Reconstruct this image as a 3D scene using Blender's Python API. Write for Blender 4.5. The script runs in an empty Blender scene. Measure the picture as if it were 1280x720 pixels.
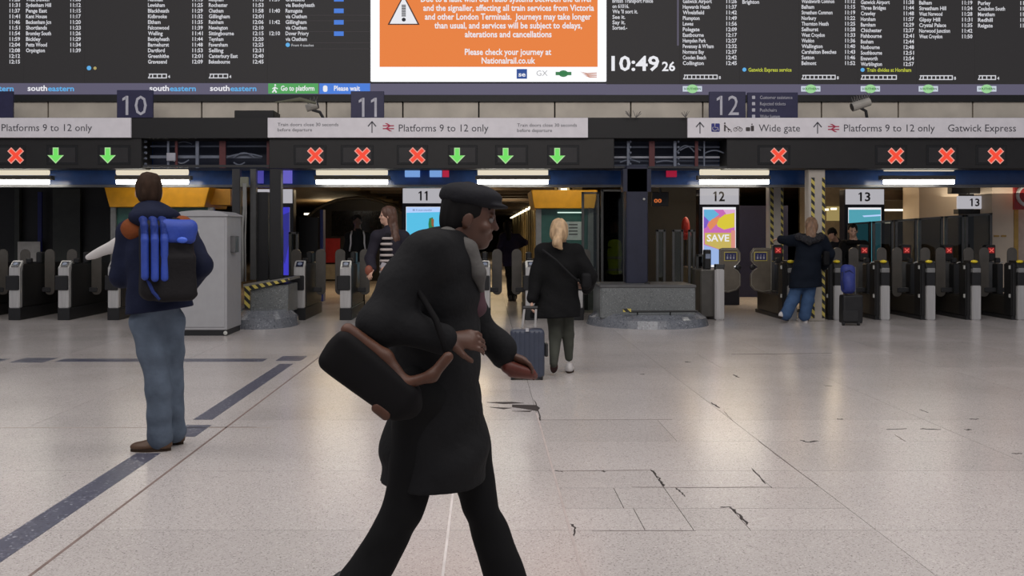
import bpy, bmesh, math, random
import numpy as np
from mathutils import Vector, Matrix
import openvdb as vdb

# ------------------------------------------------------------------ camera, light, exposure
F, PX, PY, CH = 1245.0, 606.0, 290.0, 1.47
sc = bpy.context.scene
col = sc.collection
cam_d = bpy.data.cameras.new('camera')
cam_d.sensor_width = 36.0
cam_d.lens = 36.0 * F / 1280.0
cam_d.shift_x = (640.0 - PX) / 1280.0
cam_d.shift_y = (PY - 360.0) / 1280.0
cam_d.clip_end = 300
cam = bpy.data.objects.new('camera', cam_d)
cam.location = (0, 0, CH)
cam.rotation_euler = (math.pi / 2, 0, 0)
col.objects.link(cam)
sc.camera = cam
sc.view_settings.view_transform = 'Standard'
sc.view_settings.look = 'None'
sc.view_settings.gamma = 1
sc.view_settings.use_curve_mapping = False
sc.view_settings.exposure = 0.0

w = bpy.data.worlds.new('station_daylight')
sc.world = w
w.use_nodes = True
wn = w.node_tree.nodes['Background']
wn.inputs[0].default_value = (0.86, 0.88, 1.0, 1)
wn.inputs[1].default_value = 0.30

def area(name, loc, sx, sy, power, color, rot=(0, 0, 0)):
    l = bpy.data.lights.new(name, 'AREA')
    l.shape = 'RECTANGLE'; l.size = sx; l.size_y = sy
    l.energy = power; l.color = color
    o = bpy.data.objects.new(name, l)
    o.location = loc; o.rotation_euler = rot
    col.objects.link(o)
    return o
# roof lights of the concourse, above the frame
area('roof_and_fill_light', (-5, 6.5, 9.0), 9, 3, 330, (1.0, 0.94, 0.89))
area('roof_and_fill_light', (5, 6.5, 9.0), 9, 3, 330, (1.0, 0.94, 0.89))
area('roof_and_fill_light', (0, -3, 9.0), 18, 4, 250, (1.0, 0.94, 0.90))
area('roof_and_fill_light', (0, 0.5, 8.5), 16, 3, 560, (1.0, 0.94, 0.90), (math.radians(52), 0, 0))  # added fill, tilted towards the gates to brighten the sign faces

# ------------------------------------------------------------------ helpers
def at(px, py, Y):
    return Vector(((px - PX) / F * Y, Y, CH - (py - PY) / F * Y))
def gy(py):
    return F * CH / (py - PY)

MATS = {}
def M(name, color=None, rough=0.5, metal=0.0, var=0.12, scale=8.0, bump=0.0, emit=0.0, coat=0.0, alpha=None, stretch=None):
    if name in MATS: return MATS[name]
    m = bpy.data.materials.new(name); MATS[name] = m
    m.use_nodes = True
    nt = m.node_tree; N = nt.nodes; L = nt.links
    b = N['Principled BSDF']
    c = tuple(color) + (1,)
    b.inputs['Roughness'].default_value = rough
    b.inputs['Metallic'].default_value = metal
    b.inputs['Coat Weight'].default_value = coat
    b.inputs['Specular IOR Level'].default_value = 0.12 if rough >= 0.7 else 0.4
    if emit:
        b.inputs['Base Color'].default_value = (0.01, 0.01, 0.01, 1)
        b.inputs['Emission Color'].default_value = c
        b.inputs['Emission Strength'].default_value = emit
        b.inputs['Specular IOR Level'].default_value = 0.2
        return m
    tc = N.new('ShaderNodeTexCoord')
    mp = N.new('ShaderNodeMapping')
    if stretch: mp.inputs['Scale'].default_value = stretch
    no = N.new('ShaderNodeTexNoise'); no.inputs['Scale'].default_value = scale
    no.inputs['Detail'].default_value = 5
    L.new(tc.outputs['Object'], mp.inputs[0]); L.new(mp.outputs[0], no.inputs['Vector'])
    r = N.new('ShaderNodeValToRGB')
    r.color_ramp.elements[0].position = 0.3; r.color_ramp.elements[1].position = 0.7
    r.color_ramp.elements[0].color = tuple(x * (1 - var) for x in color) + (1,)
    r.color_ramp.elements[1].color = tuple(min(1, x * (1 + var)) for x in color) + (1,)
    L.new(no.outputs[0], r.inputs[0]); L.new(r.outputs[0], b.inputs['Base Color'])
    if bump:
        n2 = N.new('ShaderNodeTexNoise'); n2.inputs['Scale'].default_value = scale * 6
        L.new(mp.outputs[0], n2.inputs['Vector'])
        bm = N.new('ShaderNodeBump'); bm.inputs['Strength'].default_value = bump; bm.inputs['Distance'].default_value = 0.01
        L.new(n2.outputs[0], bm.inputs['Height']); L.new(bm.outputs[0], b.inputs['Normal'])
    if alpha is not None:
        b.inputs['Alpha'].default_value = alpha
    return m

def glass_mat(name, tint, rough=0.05, mix=0.35):
    if name in MATS: return MATS[name]
    m = bpy.data.materials.new(name); MATS[name] = m; m.use_nodes = True
    nt = m.node_tree; N = nt.nodes; L = nt.links
    out = N['Material Output']; N.remove(N['Principled BSDF'])
    t = N.new('ShaderNodeBsdfTransparent'); t.inputs[0].default_value = tuple(tint) + (1,)
    g = N.new('ShaderNodeBsdfGlossy'); g.inputs['Roughness'].default_value = rough
    g.inputs[0].default_value = (0.8, 0.85, 0.85, 1)
    fr = N.new('ShaderNodeFresnel'); fr.inputs[0].default_value = 1.45
    x = N.new('ShaderNodeMixShader')
    L.new(fr.outputs[0], x.inputs[0]); L.new(t.outputs[0], x.inputs[1]); L.new(g.outputs[0], x.inputs[2])
    L.new(x.outputs[0], out.inputs[0])
    return m

def terrazzo(name, c1, c2, c3, rough=0.3, speck=160.0, rnd=0.11):
    if name in MATS: return MATS[name]
    m = bpy.data.materials.new(name); MATS[name] = m; m.use_nodes = True
    nt = m.node_tree; N = nt.nodes; L = nt.links
    b = N['Principled BSDF']
    geo = N.new('ShaderNodeNewGeometry')
    v = N.new('ShaderNodeTexVoronoi'); v.inputs['Scale'].default_value = speck
    L.new(geo.outputs['Position'], v.inputs['Vector'])
    bw = N.new('ShaderNodeRGBToBW'); L.new(v.outputs['Color'], bw.inputs[0])
    r = N.new('ShaderNodeValToRGB')
    r.color_ramp.elements[0].position = 0.0; r.color_ramp.elements[0].color = c2 + (1,)
    r.color_ramp.elements[1].position = 0.32; r.color_ramp.elements[1].color = c1 + (1,)
    e = r.color_ramp.elements.new(0.78); e.color = c1 + (1,)
    e = r.color_ramp.elements.new(0.95); e.color = c3 + (1,)
    L.new(bw.outputs[0], r.inputs[0])
    n1 = N.new('ShaderNodeTexNoise'); n1.inputs['Scale'].default_value = 0.9; n1.inputs['Detail'].default_value = 6
    L.new(geo.outputs['Position'], n1.inputs['Vector'])
    oi = N.new('ShaderNodeObjectInfo')
    ma = N.new('ShaderNodeMath'); ma.operation = 'MULTIPLY_ADD'
    L.new(oi.outputs['Random'], ma.inputs[0]); ma.inputs[1].default_value = rnd; ma.inputs[2].default_value = 0.92 - rnd / 2
    mb = N.new('ShaderNodeMath'); mb.operation = 'MULTIPLY_ADD'
    L.new(n1.outputs[0], mb.inputs[0]); mb.inputs[1].default_value = 0.16; L.new(ma.outputs[0], mb.inputs[2])
    mx = N.new('ShaderNodeVectorMath'); mx.operation = 'SCALE'
    L.new(r.outputs[0], mx.inputs[0]); L.new(mb.outputs[0], mx.inputs['Scale'])
    L.new(mx.outputs[0], b.inputs['Base Color'])
    mr = N.new('ShaderNodeMath'); mr.operation = 'MULTIPLY_ADD'
    L.new(n1.outputs[0], mr.inputs[0]); mr.inputs[1].default_value = 0.14; mr.inputs[2].default_value = rough - 0.07
    L.new(mr.outputs[0], b.inputs['Roughness'])
    b.inputs['Specular IOR Level'].default_value = 0.5
    return m

def hazard_mat():
    if 'hazard_tape' in MATS: return MATS['hazard_tape']
    m = bpy.data.materials.new('hazard_tape'); MATS['hazard_tape'] = m; m.use_nodes = True
    nt = m.node_tree; N = nt.nodes; L = nt.links; b = N['Principled BSDF']
    geo = N.new('ShaderNodeNewGeometry'); sp = N.new('ShaderNodeSeparateXYZ'); L.new(geo.outputs['Position'], sp.inputs[0])
    a = N.new('ShaderNodeMath'); a.operation = 'ADD'; L.new(sp.outputs[0], a.inputs[0]); L.new(sp.outputs[2], a.inputs[1])
    q = N.new('ShaderNodeMath'); q.operation = 'MULTIPLY'; L.new(a.outputs[0], q.inputs[0]); q.inputs[1].default_value = 7.5
    f = N.new('ShaderNodeMath'); f.operation = 'FRACT'; L.new(q.outputs[0], f.inputs[0])
    g = N.new('ShaderNodeMath'); g.operation = 'GREATER_THAN'; L.new(f.outputs[0], g.inputs[0]); g.inputs[1].default_value = 0.5
    x = N.new('ShaderNodeMix'); x.data_type = 'RGBA'
    L.new(g.outputs[0], x.inputs[0]); x.inputs[6].default_value = (0.02, 0.02, 0.02, 1); x.inputs[7].default_value = (0.55, 0.45, 0.10, 1)
    L.new(x.outputs[2], b.inputs['Base Color']); b.inputs['Roughness'].default_value = 0.5
    return m

# common materials
black = M('black_plastic', (0.012, 0.012, 0.013), 0.45)
charcoal = M('charcoal_metal', (0.03, 0.03, 0.032), 0.45)
steel = M('brushed_steel', (0.50, 0.49, 0.48), 0.4, 0.45, 0.1, 30, stretch=(1, 1, 0.05))
darksteel = M('dark_steel', (0.16, 0.16, 0.16), 0.4, 0.6)
paddle_m = M('smoked_paddle', (0.075, 0.068, 0.06), 0.28)
signwhite = M('sign_white', (0.60, 0.58, 0.61), 0.45, var=0.05)
lit_white = M('backlit_sign_white', (0.42, 0.41, 0.44), emit=1.0)
navy = M('navy_sign', (0.025, 0.024, 0.07), 0.4)
signtext = M('sign_grey_lettering', (0.06, 0.06, 0.075), 0.5)
cream = M('cream_panel', (0.60, 0.54, 0.45), 0.5, var=0.15, scale=2)
e_white = M('screen_white', (0.95, 0.95, 1.0), emit=0.85)
e_led = M('led_text', (0.85, 0.85, 0.9), emit=0.75)
e_dark = M('led_board_face', (0.023, 0.021, 0.0215), emit=1.0)
e_stripe = M('led_board_stripe', (0.12, 0.11, 0.17), emit=0.9)
e_cyan = M('led_cyan', (0.12, 0.45, 0.85), emit=0.9)
e_blue = M('led_blue', (0.07, 0.22, 0.75), emit=0.9)
e_green = M('led_green', (0.08, 0.35, 0.10), emit=1.0)
e_orange = M('led_orange', (0.83, 0.22, 0.045), emit=0.95)
e_yellow = M('led_yellow', (0.6, 0.65, 0.06), emit=0.8)
e_red = M('lamp_red', (0.95, 0.07, 0.035), emit=0.95)
e_redrim = M('lamp_red_rim', (0.95, 0.4, 0.33), emit=0.8)
e_go = M('lamp_green', (0.16, 0.72, 0.12), emit=1.0)
e_gorim = M('lamp_green_rim', (0.5, 0.85, 0.4), emit=0.8)

def origin_of(o):
    v = Vector((0, 0, 0))
    while o is not None:
        v += Vector(o.location); o = o.parent
    return v

def thing(name, label, cat, loc=(0, 0, 0), group=None):
    o = bpy.data.objects.new(name, None); o.location = loc
    o.empty_display_size = 0.1
    col.objects.link(o)
    o['label'] = label; o['category'] = cat
    if group: o['group'] = group
    return o
def tag(o, label, cat, group=None):
    o['label'] = label; o['category'] = cat
    if group: o['group'] = group
    return o
def link_mesh(name, me, mat, parent=None, loc=None, smooth=False):
    """vertices are in world coordinates; they are moved to the object's own origin"""
    if parent is not None:
        org = origin_of(parent)
    else:
        org = Vector(loc) if loc is not None else Vector((0, 0, 0))
    me.transform(Matrix.Translation(-org))
    if mat and not me.materials: me.materials.append(mat)
    if smooth:
        me.polygons.foreach_set('use_smooth', [True] * len(me.polygons))
    o = bpy.data.objects.new(name, me)
    if parent is not None: o.parent = parent
    else: o.location = org
    col.objects.link(o)
    return o
def copy_tree(o, parent=None, delta=(0, 0, 0)):
    kids = list(o.children)
    c = o.copy(); col.objects.link(c); c.parent = parent
    if parent is None: c.location = Vector(o.location) + Vector(delta)
    for k in kids: copy_tree(k, c)
    return c

class MB:
    def __init__(s): s.v = []; s.f = []; s.mi = []; s.cur = 0
    def add(s, vs, fs):
        n = len(s.v); s.v += [tuple(v) for v in vs]; s.f += [tuple(i + n for i in f) for f in fs]; s.mi += [s.cur] * len(fs)
        return s
    def box(s, lo, hi):
        x0, y0, z0 = lo; x1, y1, z1 = hi
        return s.add([(x0, y0, z0), (x1, y0, z0), (x1, y1, z0), (x0, y1, z0), (x0, y0, z1), (x1, y0, z1), (x1, y1, z1), (x0, y1, z1)],
                     [(0, 3, 2, 1), (4, 5, 6, 7), (0, 1, 5, 4), (1, 2, 6, 5), (2, 3, 7, 6), (3, 0, 4, 7)])
    def pbox(s, x0, y0, x1, y1, Y, d=0.02):
        """box whose front face, at depth Y, covers the given span of the photograph"""
        a = at(x0, y1, Y); b = at(x1, y0, Y)
        return s.box((a.x, Y, a.z), (b.x, Y + d, b.z))
    def cyl(s, a, b, r, n=12, r2=None):
        a = Vector(a); b = Vector(b); r2 = r if r2 is None else r2
        z = (b - a).normalized(); x = z.orthogonal().normalized(); y = z.cross(x)
        vs = []
        for k in range(n):
            t = 2 * math.pi * k / n; d = x * math.cos(t) + y * math.sin(t)
            vs.append(a + d * r)
        for k in range(n):
            t = 2 * math.pi * k / n; d = x * math.cos(t) + y * math.sin(t)
            vs.append(b + d * r2)
        fs = [(k, (k + 1) % n, n + (k + 1) % n, n + k) for k in range(n)] + [tuple(range(n))[::-1], tuple(range(n, 2 * n))]
        return s.add(vs, fs)
    def tube(s, pts, r, n=8):
        pts = [Vector(p) for p in pts]
        vs = []; prevx = None
        for i, p in enumerate(pts):
            t = (pts[min(i + 1, len(pts) - 1)] - pts[max(i - 1, 0)]).normalized()
            x = t.orthogonal().normalized() if prevx is None else (prevx - t * prevx.dot(t)).normalized()
            prevx = x; y = t.cross(x)
            rr = r[i] if isinstance(r, (list, tuple)) else r
            for k in range(n):
                a = 2 * math.pi * k / n
                vs.append(p + (x * math.cos(a) + y * math.sin(a)) * rr)
        fs = []
        for i in range(len(pts) - 1):
            for k in range(n):
                fs.append((i * n + k, i * n + (k + 1) % n, (i + 1) * n + (k + 1) % n, (i + 1) * n + k))
        fs += [tuple(range(n))[::-1], tuple(range((len(pts) - 1) * n, len(pts) * n))]
        return s.add(vs, fs)
    def prism(s, pts, ext):
        """polygon pts (3-D, planar) swept by vector ext"""
        n = len(pts); ext = Vector(ext)
        vs = [Vector(p) for p in pts] + [Vector(p) + ext for p in pts]
        fs = [(k, (k + 1) % n, n + (k + 1) % n, n + k) for k in range(n)] + [tuple(range(n))[::-1], tuple(range(n, 2 * n))]
        return s.add(vs, fs)
    def pprism(s, pts, Y, d):
        return s.prism([at(x, y, Y) for x, y in pts], (0, d, 0))
    def ball(s, c, r, nu=12, nv=8):
        c = Vector(c); r = Vector(r) if hasattr(r, '__len__') else Vector((r, r, r))
        vs = [c + Vector((0, 0, r.z))]
        for i in range(1, nv):
            p = math.pi * i / nv
            for k in range(nu):
                t = 2 * math.pi * k / nu
                vs.append(c + Vector((r.x * math.sin(p) * math.cos(t), r.y * math.sin(p) * math.sin(t), r.z * math.cos(p))))
        vs.append(c - Vector((0, 0, r.z)))
        fs = [(0, 1 + k, 1 + (k + 1) % nu) for k in range(nu)]
        for i in range(nv - 2):
            for k in range(nu):
                a = 1 + i * nu
                fs.append((a + k, a + nu + k, a + nu + (k + 1) % nu, a + (k + 1) % nu))
        a = 1 + (nv - 2) * nu; e = len(vs) - 1
        fs += [(a + k, e, a + (k + 1) % nu) for k in range(nu)]
        return s.add(vs, fs)
    def mesh(s, mats=None, bevel=0, seg=1):
        me = bpy.data.meshes.new('m'); me.from_pydata(s.v, [], s.f)
        if mats:
            for m in mats: me.materials.append(m)
            me.polygons.foreach_set('material_index', s.mi)
        bm = bmesh.new(); bm.from_mesh(me)
        bmesh.ops.recalc_face_normals(bm, faces=bm.faces)
        if bevel: bmesh.ops.bevel(bm, geom=list(bm.edges), offset=bevel, segments=seg, affect='EDGES', clamp_overlap=True)
        bm.to_mesh(me); bm.free()
        return me
    def build(s, name, mat, parent=None, bevel=0, seg=1, smooth=False, loc=None, mats=None):
        return link_mesh(name, s.mesh(mats, bevel, seg), mat, parent, loc, smooth)

def rr(cx, cy, w_, h_, r, n=5):
    """rounded rectangle outline"""
    out = []
    for (sx, sy, a0) in ((1, 1, 0), (-1, 1, 90), (-1, -1, 180), (1, -1, 270)):
        for k in range(n + 1):
            a = math.radians(a0 + 90 * k / n)
            out.append((cx + sx * (w_ / 2 - r) + r * math.cos(a), cy + sy * (h_ / 2 - r) + r * math.sin(a)))
    return out

# lettering ----------------------------------------------------------
_tc = {}
def glyphs(s, bold):
    if (s, bold) in _tc: return _tc[(s, bold)]
    cu = bpy.data.curves.new('t', 'FONT'); cu.body = s; cu.size = 1; cu.resolution_u = 2
    cu.offset = 0.022 if bold else 0.0
    o = bpy.data.objects.new('t', cu)
    me = bpy.data.meshes.new_from_object(o)
    V = np.array([v.co[:] for v in me.vertices]) if len(me.vertices) else np.zeros((1, 3))
    Fc = [tuple(p.vertices) for p in me.polygons]
    bpy.data.objects.remove(o); bpy.data.curves.remove(cu); bpy.data.meshes.remove(me)
    _tc[(s, bold)] = (V, Fc)
    return V, Fc
CAP = glyphs('H', False)[0][:, 1].max()
def text(mb, s, x0, yc, cap, Y, x1=None, bold=False):
    """lettering whose left edge, middle and cap height are given in the photograph's pixels at depth Y"""
    V, Fc = glyphs(s, bold)
    sy = cap / CAP
    wd = V[:, 0].max() - V[:, 0].min()
    sx = (x1 - x0) / wd if x1 is not None else sy
    vs = [at(x0 + (v[0] - V[:, 0].min()) * sx, yc + cap / 2 - v[1] * sy, Y) for v in V]
    mb.add(vs, Fc)
def flag(mb, x, yc, cap, Y):
    """the slanting flag of a figure 1 whose stem starts at x"""
    t = yc - cap / 2
    mb.pprism([(x + cap * .02, t), (x + cap * .02, t + cap * .17), (x - cap * .17, t + cap * .26), (x - cap * .17, t + cap * .13)], Y, .002)
# ------------------------------------------------------------------ bodies: smooth union of tapered shapes, meshed with OpenVDB
class Field:
    PAD = 0.07
    def __init__(s, lo, hi, vox):
        s.vox = vox; s.lo = np.array(lo, float) - 0.06
        n = np.ceil((np.array(hi, float) + 0.06 - s.lo) / vox).astype(int) + 1
        s.n = n; s.f = np.full(tuple(n), s.PAD, np.float32)
    def sub(s, lo, hi, pad=None):
        pad = s.PAD if pad is None else pad
        a = np.clip(np.floor((np.array(lo) - pad - s.lo) / s.vox).astype(int), 0, s.n - 1)
        b = np.clip(np.ceil((np.array(hi) + pad - s.lo) / s.vox).astype(int) + 1, 1, s.n)
        sl = tuple(slice(a[i], max(b[i], a[i] + 1)) for i in range(3))
        ax = [(np.arange(sl[i].start, sl[i].stop) * s.vox + s.lo[i]).astype(np.float32) for i in range(3)]
        return sl, ax[0][:, None, None], ax[1][None, :, None], ax[2][None, None, :]
    def merge(s, sl, d, k, cut=False):
        f = s.f[sl]
        if cut:
            h = np.clip(0.5 - 0.5 * (f + d) / k, 0, 1)
            s.f[sl] = f * (1 - h) - d * h + k * h * (1 - h)
        else:
            h = np.clip(0.5 + 0.5 * (d - f) / k, 0, 1)
            s.f[sl] = d * (1 - h) + f * h - k * h * (1 - h)
    def cone(s, a, b, ra, rb, k=0.03, flat=None, cut=False):
        """tapered limb from a to b; flat = (direction, factor) makes the section an ellipse"""
        a = np.array(a, float); b = np.array(b, float); R = max(ra, rb) * (max(1, flat[1]) if flat else 1)
        sl, X, Y, Z = s.sub(np.minimum(a, b) - R, np.maximum(a, b) + R)
        ba = b - a
        px, py, pz = X - a[0], Y - a[1], Z - a[2]
        L2 = max(ba @ ba, 1e-9)
        t = np.clip((px * ba[0] + py * ba[1] + pz * ba[2]) / L2, 0, 1)
        dx, dy, dz = px - t * ba[0], py - t * ba[1], pz - t * ba[2]
        if flat:
            n = np.array(flat[0], float); n /= np.linalg.norm(n); g = 1 / flat[1] - 1
            q = (dx * n[0] + dy * n[1] + dz * n[2]) * g
            dx = dx + q * n[0]; dy = dy + q * n[1]; dz = dz + q * n[2]
        d = np.sqrt(dx * dx + dy * dy + dz * dz) - (ra + (rb - ra) * t)
        if flat: d = d * min(1, flat[1])
        s.merge(sl, d.astype(np.float32), k, cut)
    def ell(s, c, r, rot=None, k=0.03, cut=False):
        c = np.array(c, float); r = np.array(r, float); R = r.max()
        sl, X, Y, Z = s.sub(c - R, c + R)
        p = [X - c[0], Y - c[1], Z - c[2]]
        if rot is not None:
            m = np.array(rot)
            p = [m[0][i] * p[0] + m[1][i] * p[1] + m[2][i] * p[2] for i in range(3)]
        q = [p[i] / r[i] for i in range(3)]
        k0 = np.sqrt(q[0] ** 2 + q[1] ** 2 + q[2] ** 2) + 1e-6
        k1 = np.sqrt((q[0] / r[0]) ** 2 + (q[1] / r[1]) ** 2 + (q[2] / r[2]) ** 2) + 1e-6
        s.merge(sl, (k0 * (k0 - 1) / k1).astype(np.float32), k, cut)
    def rbox(s, c, h, rot=None, r=0.02, k=0.02, cut=False):
        c = np.array(c, float); h = np.array(h, float); R = np.linalg.norm(h)
        sl, X, Y, Z = s.sub(c - R, c + R)
        p = [X - c[0], Y - c[1], Z - c[2]]
        if rot is not None:
            m = np.array(rot)
            p = [m[0][i] * p[0] + m[1][i] * p[1] + m[2][i] * p[2] for i in range(3)]
        q = [np.abs(p[i]) - (h[i] - r) for i in range(3)]
        out = np.sqrt(sum(np.maximum(x, 0) ** 2 for x in q))
        ins = np.minimum(np.maximum(np.maximum(q[0], q[1]), q[2]), 0)
        s.merge(sl, (out + ins - r).astype(np.float32), k, cut)
    def plane(s, p, n, k=0.01):
        """cut away all on the side n points to"""
        n = np.array(n, float); n /= np.linalg.norm(n); p = np.array(p, float)
        sl, X, Y, Z = s.sub(s.lo, s.lo + s.n * s.vox)
        d = (X - p[0]) * n[0] + (Y - p[1]) * n[1] + (Z - p[2]) * n[2]
        s.f = np.maximum(s.f, d.astype(np.float32))
    def folds(s, amp, freq=14, seed=0, zmul=1.6):
        sl, X, Y, Z = s.sub(s.lo, s.lo + s.n * s.vox)
        rs = np.random.RandomState(seed); acc = 0
        for i in range(4):
            v = rs.normal(size=3); v[2] *= zmul; v = v / np.linalg.norm(v) * freq * (1 + 0.5 * i)
            u = rs.normal(size=3) * freq * 0.35
            acc = acc + np.sin(X * v[0] + Y * v[1] + Z * v[2] + 1.5 * np.sin(X * u[0] + Y * u[1] + Z * u[2]) + i) / (1 + 0.6 * i)
        s.f = s.f + (amp * acc).astype(np.float32)
    def mesh(s):
        g = vdb.FloatGrid(s.PAD); g.copyFromArray(np.ascontiguousarray(s.f))
        r = g.convertToPolygons(isovalue=0.0, adaptivity=0.0)
        pts = np.array(r[0], float) * s.vox + s.lo
        tris, quads = (r[1], r[2]) if len(r) == 3 else ([], r[1])
        fs = [tuple(int(i) for i in q) for q in tris] + [tuple(int(i) for i in q) for q in quads]
        me = bpy.data.meshes.new('m'); me.from_pydata([tuple(p) for p in pts], [], fs)
        bm = bmesh.new(); bm.from_mesh(me)
        bmesh.ops.recalc_face_normals(bm, faces=bm.faces)
        bmesh.ops.smooth_vert(bm, verts=bm.verts, factor=0.5, use_axis_x=True, use_axis_y=True, use_axis_z=True)
        bm.to_mesh(me); bm.free()
        return me
    def build(s, name, mat, parent):
        return link_mesh(name, s.mesh(), mat, parent, smooth=True)

def bounds(*pts, pad=0.2):
    a = np.array([list(p) for p in pts])
    return a.min(0) - pad, a.max(0) + pad
def frame(fwd, up=(0, 0, 1)):
    """columns: right, forward, up"""
    f = Vector(fwd).normalized(); u = Vector(up); r = f.cross(u).normalized(); u = r.cross(f).normalized()
    return np.array([[r[i], f[i], u[i]] for i in range(3)]), r, f, u

def head(Fd, c, fwd, h=0.23, up=(0, 0, 1), face=True):
    """skull, jaw, nose, lips, brows, ears; c is the middle of the head, h chin to crown"""
    m, r, f, u = frame(fwd, up); c = Vector(c); s = h / 0.23
    P = lambda x, y, z: c + (r * x + f * y + u * z) * s
    Fd.ell(P(0, -0.012, 0.03), np.array((0.075, 0.095, 0.086)) * s, m, k=0.01)
    Fd.ell(P(0, 0.012, -0.045), np.array((0.056, 0.072, 0.068)) * s, m, k=0.03)
    Fd.ell(P(0, 0.055, -0.088), np.array((0.026, 0.024, 0.02)) * s, m, k=0.02)
    if face:
        for e in (-1, 1):
            Fd.ell(P(e * 0.031, 0.092, 0.002), np.array((0.017, 0.012, 0.011)) * s, m, k=0.01, cut=True)
            Fd.ell(P(e * 0.03, 0.078, 0.018), np.array((0.025, 0.01, 0.006)) * s, m, k=0.012)
            Fd.ell(P(e * 0.04, 0.062, -0.028), np.array((0.02, 0.02, 0.018)) * s, m, k=0.02)
        Fd.cone(P(0, 0.080, 0.008), P(0, 0.098, -0.024), 0.007 * s, 0.0105 * s, k=0.014)
        Fd.ell(P(0, 0.083, -0.055), np.array((0.024, 0.009, 0.006)) * s, m, k=0.006)
        Fd.ell(P(0, 0.082, -0.066), np.array((0.019, 0.009, 0.006)) * s, m, k=0.006)
    for e in (-1, 1):
        Fd.ell(P(e * 0.077, -0.005, -0.01), np.array((0.01, 0.02, 0.032)) * s, m, k=0.008)
    return P

def hand(Fd, wr, d, back, side, curl=0.6, s=1.0, spread=0.1):
    """palm and five fingers; d points along the hand, back is the back of the hand, side=+1/-1 picks the thumb's side"""
    d = Vector(d).normalized(); back = Vector(back); lat = d.cross(back).normalized() * side; back = lat.cross(d).normalized() * side
    if back.dot(Vector(back)) < 0: back = -back
    wr = Vector(wr)
    Fd.cone(wr, wr + d * 0.075 * s, 0.024 * s, 0.036 * s, k=0.012, flat=(back, 0.5))
    for i, (o, ln) in enumerate(((0.03, 0.072), (0.011, 0.082), (-0.009, 0.076), (-0.028, 0.06))):
        base = wr + d * 0.085 * s + lat * o * s
        dd = (d + lat * (o * spread * 8)).normalized(); p = base; r0 = 0.0095 * s
        for j, part in enumerate((0.45, 0.32, 0.26)):
            a = curl * (0.55 + 0.5 * j)
            dd = (dd * math.cos(a) - back * math.sin(a)).normalized()
            back_j = back
            q = p + dd * ln * part * s
            Fd.cone(p, q, r0, r0 * 0.9, k=0.004); r0 *= 0.9; p = q
            # the back of the hand turns with the finger
            back_l = (back * math.cos(a) + d * math.sin(a)).normalized()
    p = wr + d * 0.03 * s + lat * 0.026 * s
    dd = (d * 0.75 + lat * 0.65 - back * 0.3 * curl).normalized()
    q = p + dd * 0.045 * s; Fd.cone(p, q, 0.014 * s, 0.011 * s, k=0.008)
    dd = (dd + d * 0.4 - back * 0.5 * curl).normalized(); Fd.cone(q, q + dd * 0.033 * s, 0.0105 * s, 0.009 * s, k=0.004)

def shoe(parent, heel, toe, mat, sole_mat, wd=0.045, high=0.07, name='shoe', up=(0, 0, 1), ankle=None):
    """upper with a separate sole; heel and toe are points on the sole line"""
    heel = Vector(heel); toe = Vector(toe); d = (toe - heel); L = d.length; d.normalize()
    m, r, f, u = frame(d, up)
    Fd = Field(*bounds(heel, toe, pad=0.13), 0.006)
    Fd.ell(heel + f * L * 0.24 + u * 0.045, (wd * 0.85, L * 0.27, 0.05), m, k=0.02)
    Fd.ell(heel + f * L * 0.68 + u * 0.03, (wd, L * 0.33, 0.036), m, k=0.04)
    Fd.cone(heel + f * L * 0.2 + u * 0.04, heel + f * L * 0.2 + u * (high + 0.02), wd * 0.85, wd * 0.8, k=0.02)
    Fd.cone(heel + f * L * 0.33 + u * 0.07, heel + f * L * 0.6 + u * 0.045, 0.025, 0.022, k=0.03)
    Fd.plane(heel + u * 0.018, -u)
    o = Fd.build(name, mat, parent)
    S = MB(); n = 20; ring = []
    for k in range(n):
        a = 2 * math.pi * k / n
        y = 0.5 - 0.5 * math.cos(a); wv = math.sin(a) * wd * (1.0 if y > 0.45 else 0.82)
        ring.append(heel + f * (L * y) + r * wv)
    S.prism(ring, u * 0.022)
    S.build('sole', sole_mat, o)
    return o

def body_parts(nm, root, J, skin, vox=0.008, face=True, h=0.23, hands=True, curl=(0.6, 0.6), legs=True):
    """one continuous body running under the clothes from crown to ankles"""
    pts = [J[k] for k in J if not k.startswith('_')]
    lo, hi = bounds(*pts, pad=0.16)
    Fd = Field(lo, hi, vox)
    hf = J['_face']
    P = head(Fd, J['head'], hf, h, J.get('_up', (0, 0, 1)), face)
    nk = Vector(J['neck'])
    Fd.cone(P(0, -0.02, -0.04), nk, 0.052, 0.058, k=0.03)
    fr = J['_front']
    Fd.cone(nk, J['chest'], 0.07, 0.11, k=0.05, flat=(fr, 0.75))
    Fd.cone(J['chest'], J['hips'], 0.11, 0.11, k=0.06, flat=(fr, 0.75))
    for i, sd in enumerate(('l', 'r')):
        S, E, W = Vector(J[sd + 'sh']), Vector(J[sd + 'el']), Vector(J[sd + 'wr'])
        Fd.cone(J['chest'], S, 0.06, 0.05, k=0.04)
        Fd.cone(S, E, 0.048, 0.038, k=0.02); Fd.cone(E, W, 0.038, 0.025, k=0.015)
        if hands and (sd + 'hd') in J:
            dv, bk, th = J['_' + sd + 'hand']
            hand(Fd, W, dv, bk, th, curl[i])
        if legs:
            H, K, A = Vector(J[sd + 'hip']), Vector(J[sd + 'kn']), Vector(J[sd + 'an'])
            Fd.cone(J['hips'], H, 0.09, 0.08, k=0.05)
            Fd.cone(H, K, 0.07, 0.048, k=0.03); Fd.cone(K, A, 0.045, 0.032, k=0.02)
    o = Fd.build('body', skin, root)
    return P

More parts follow.
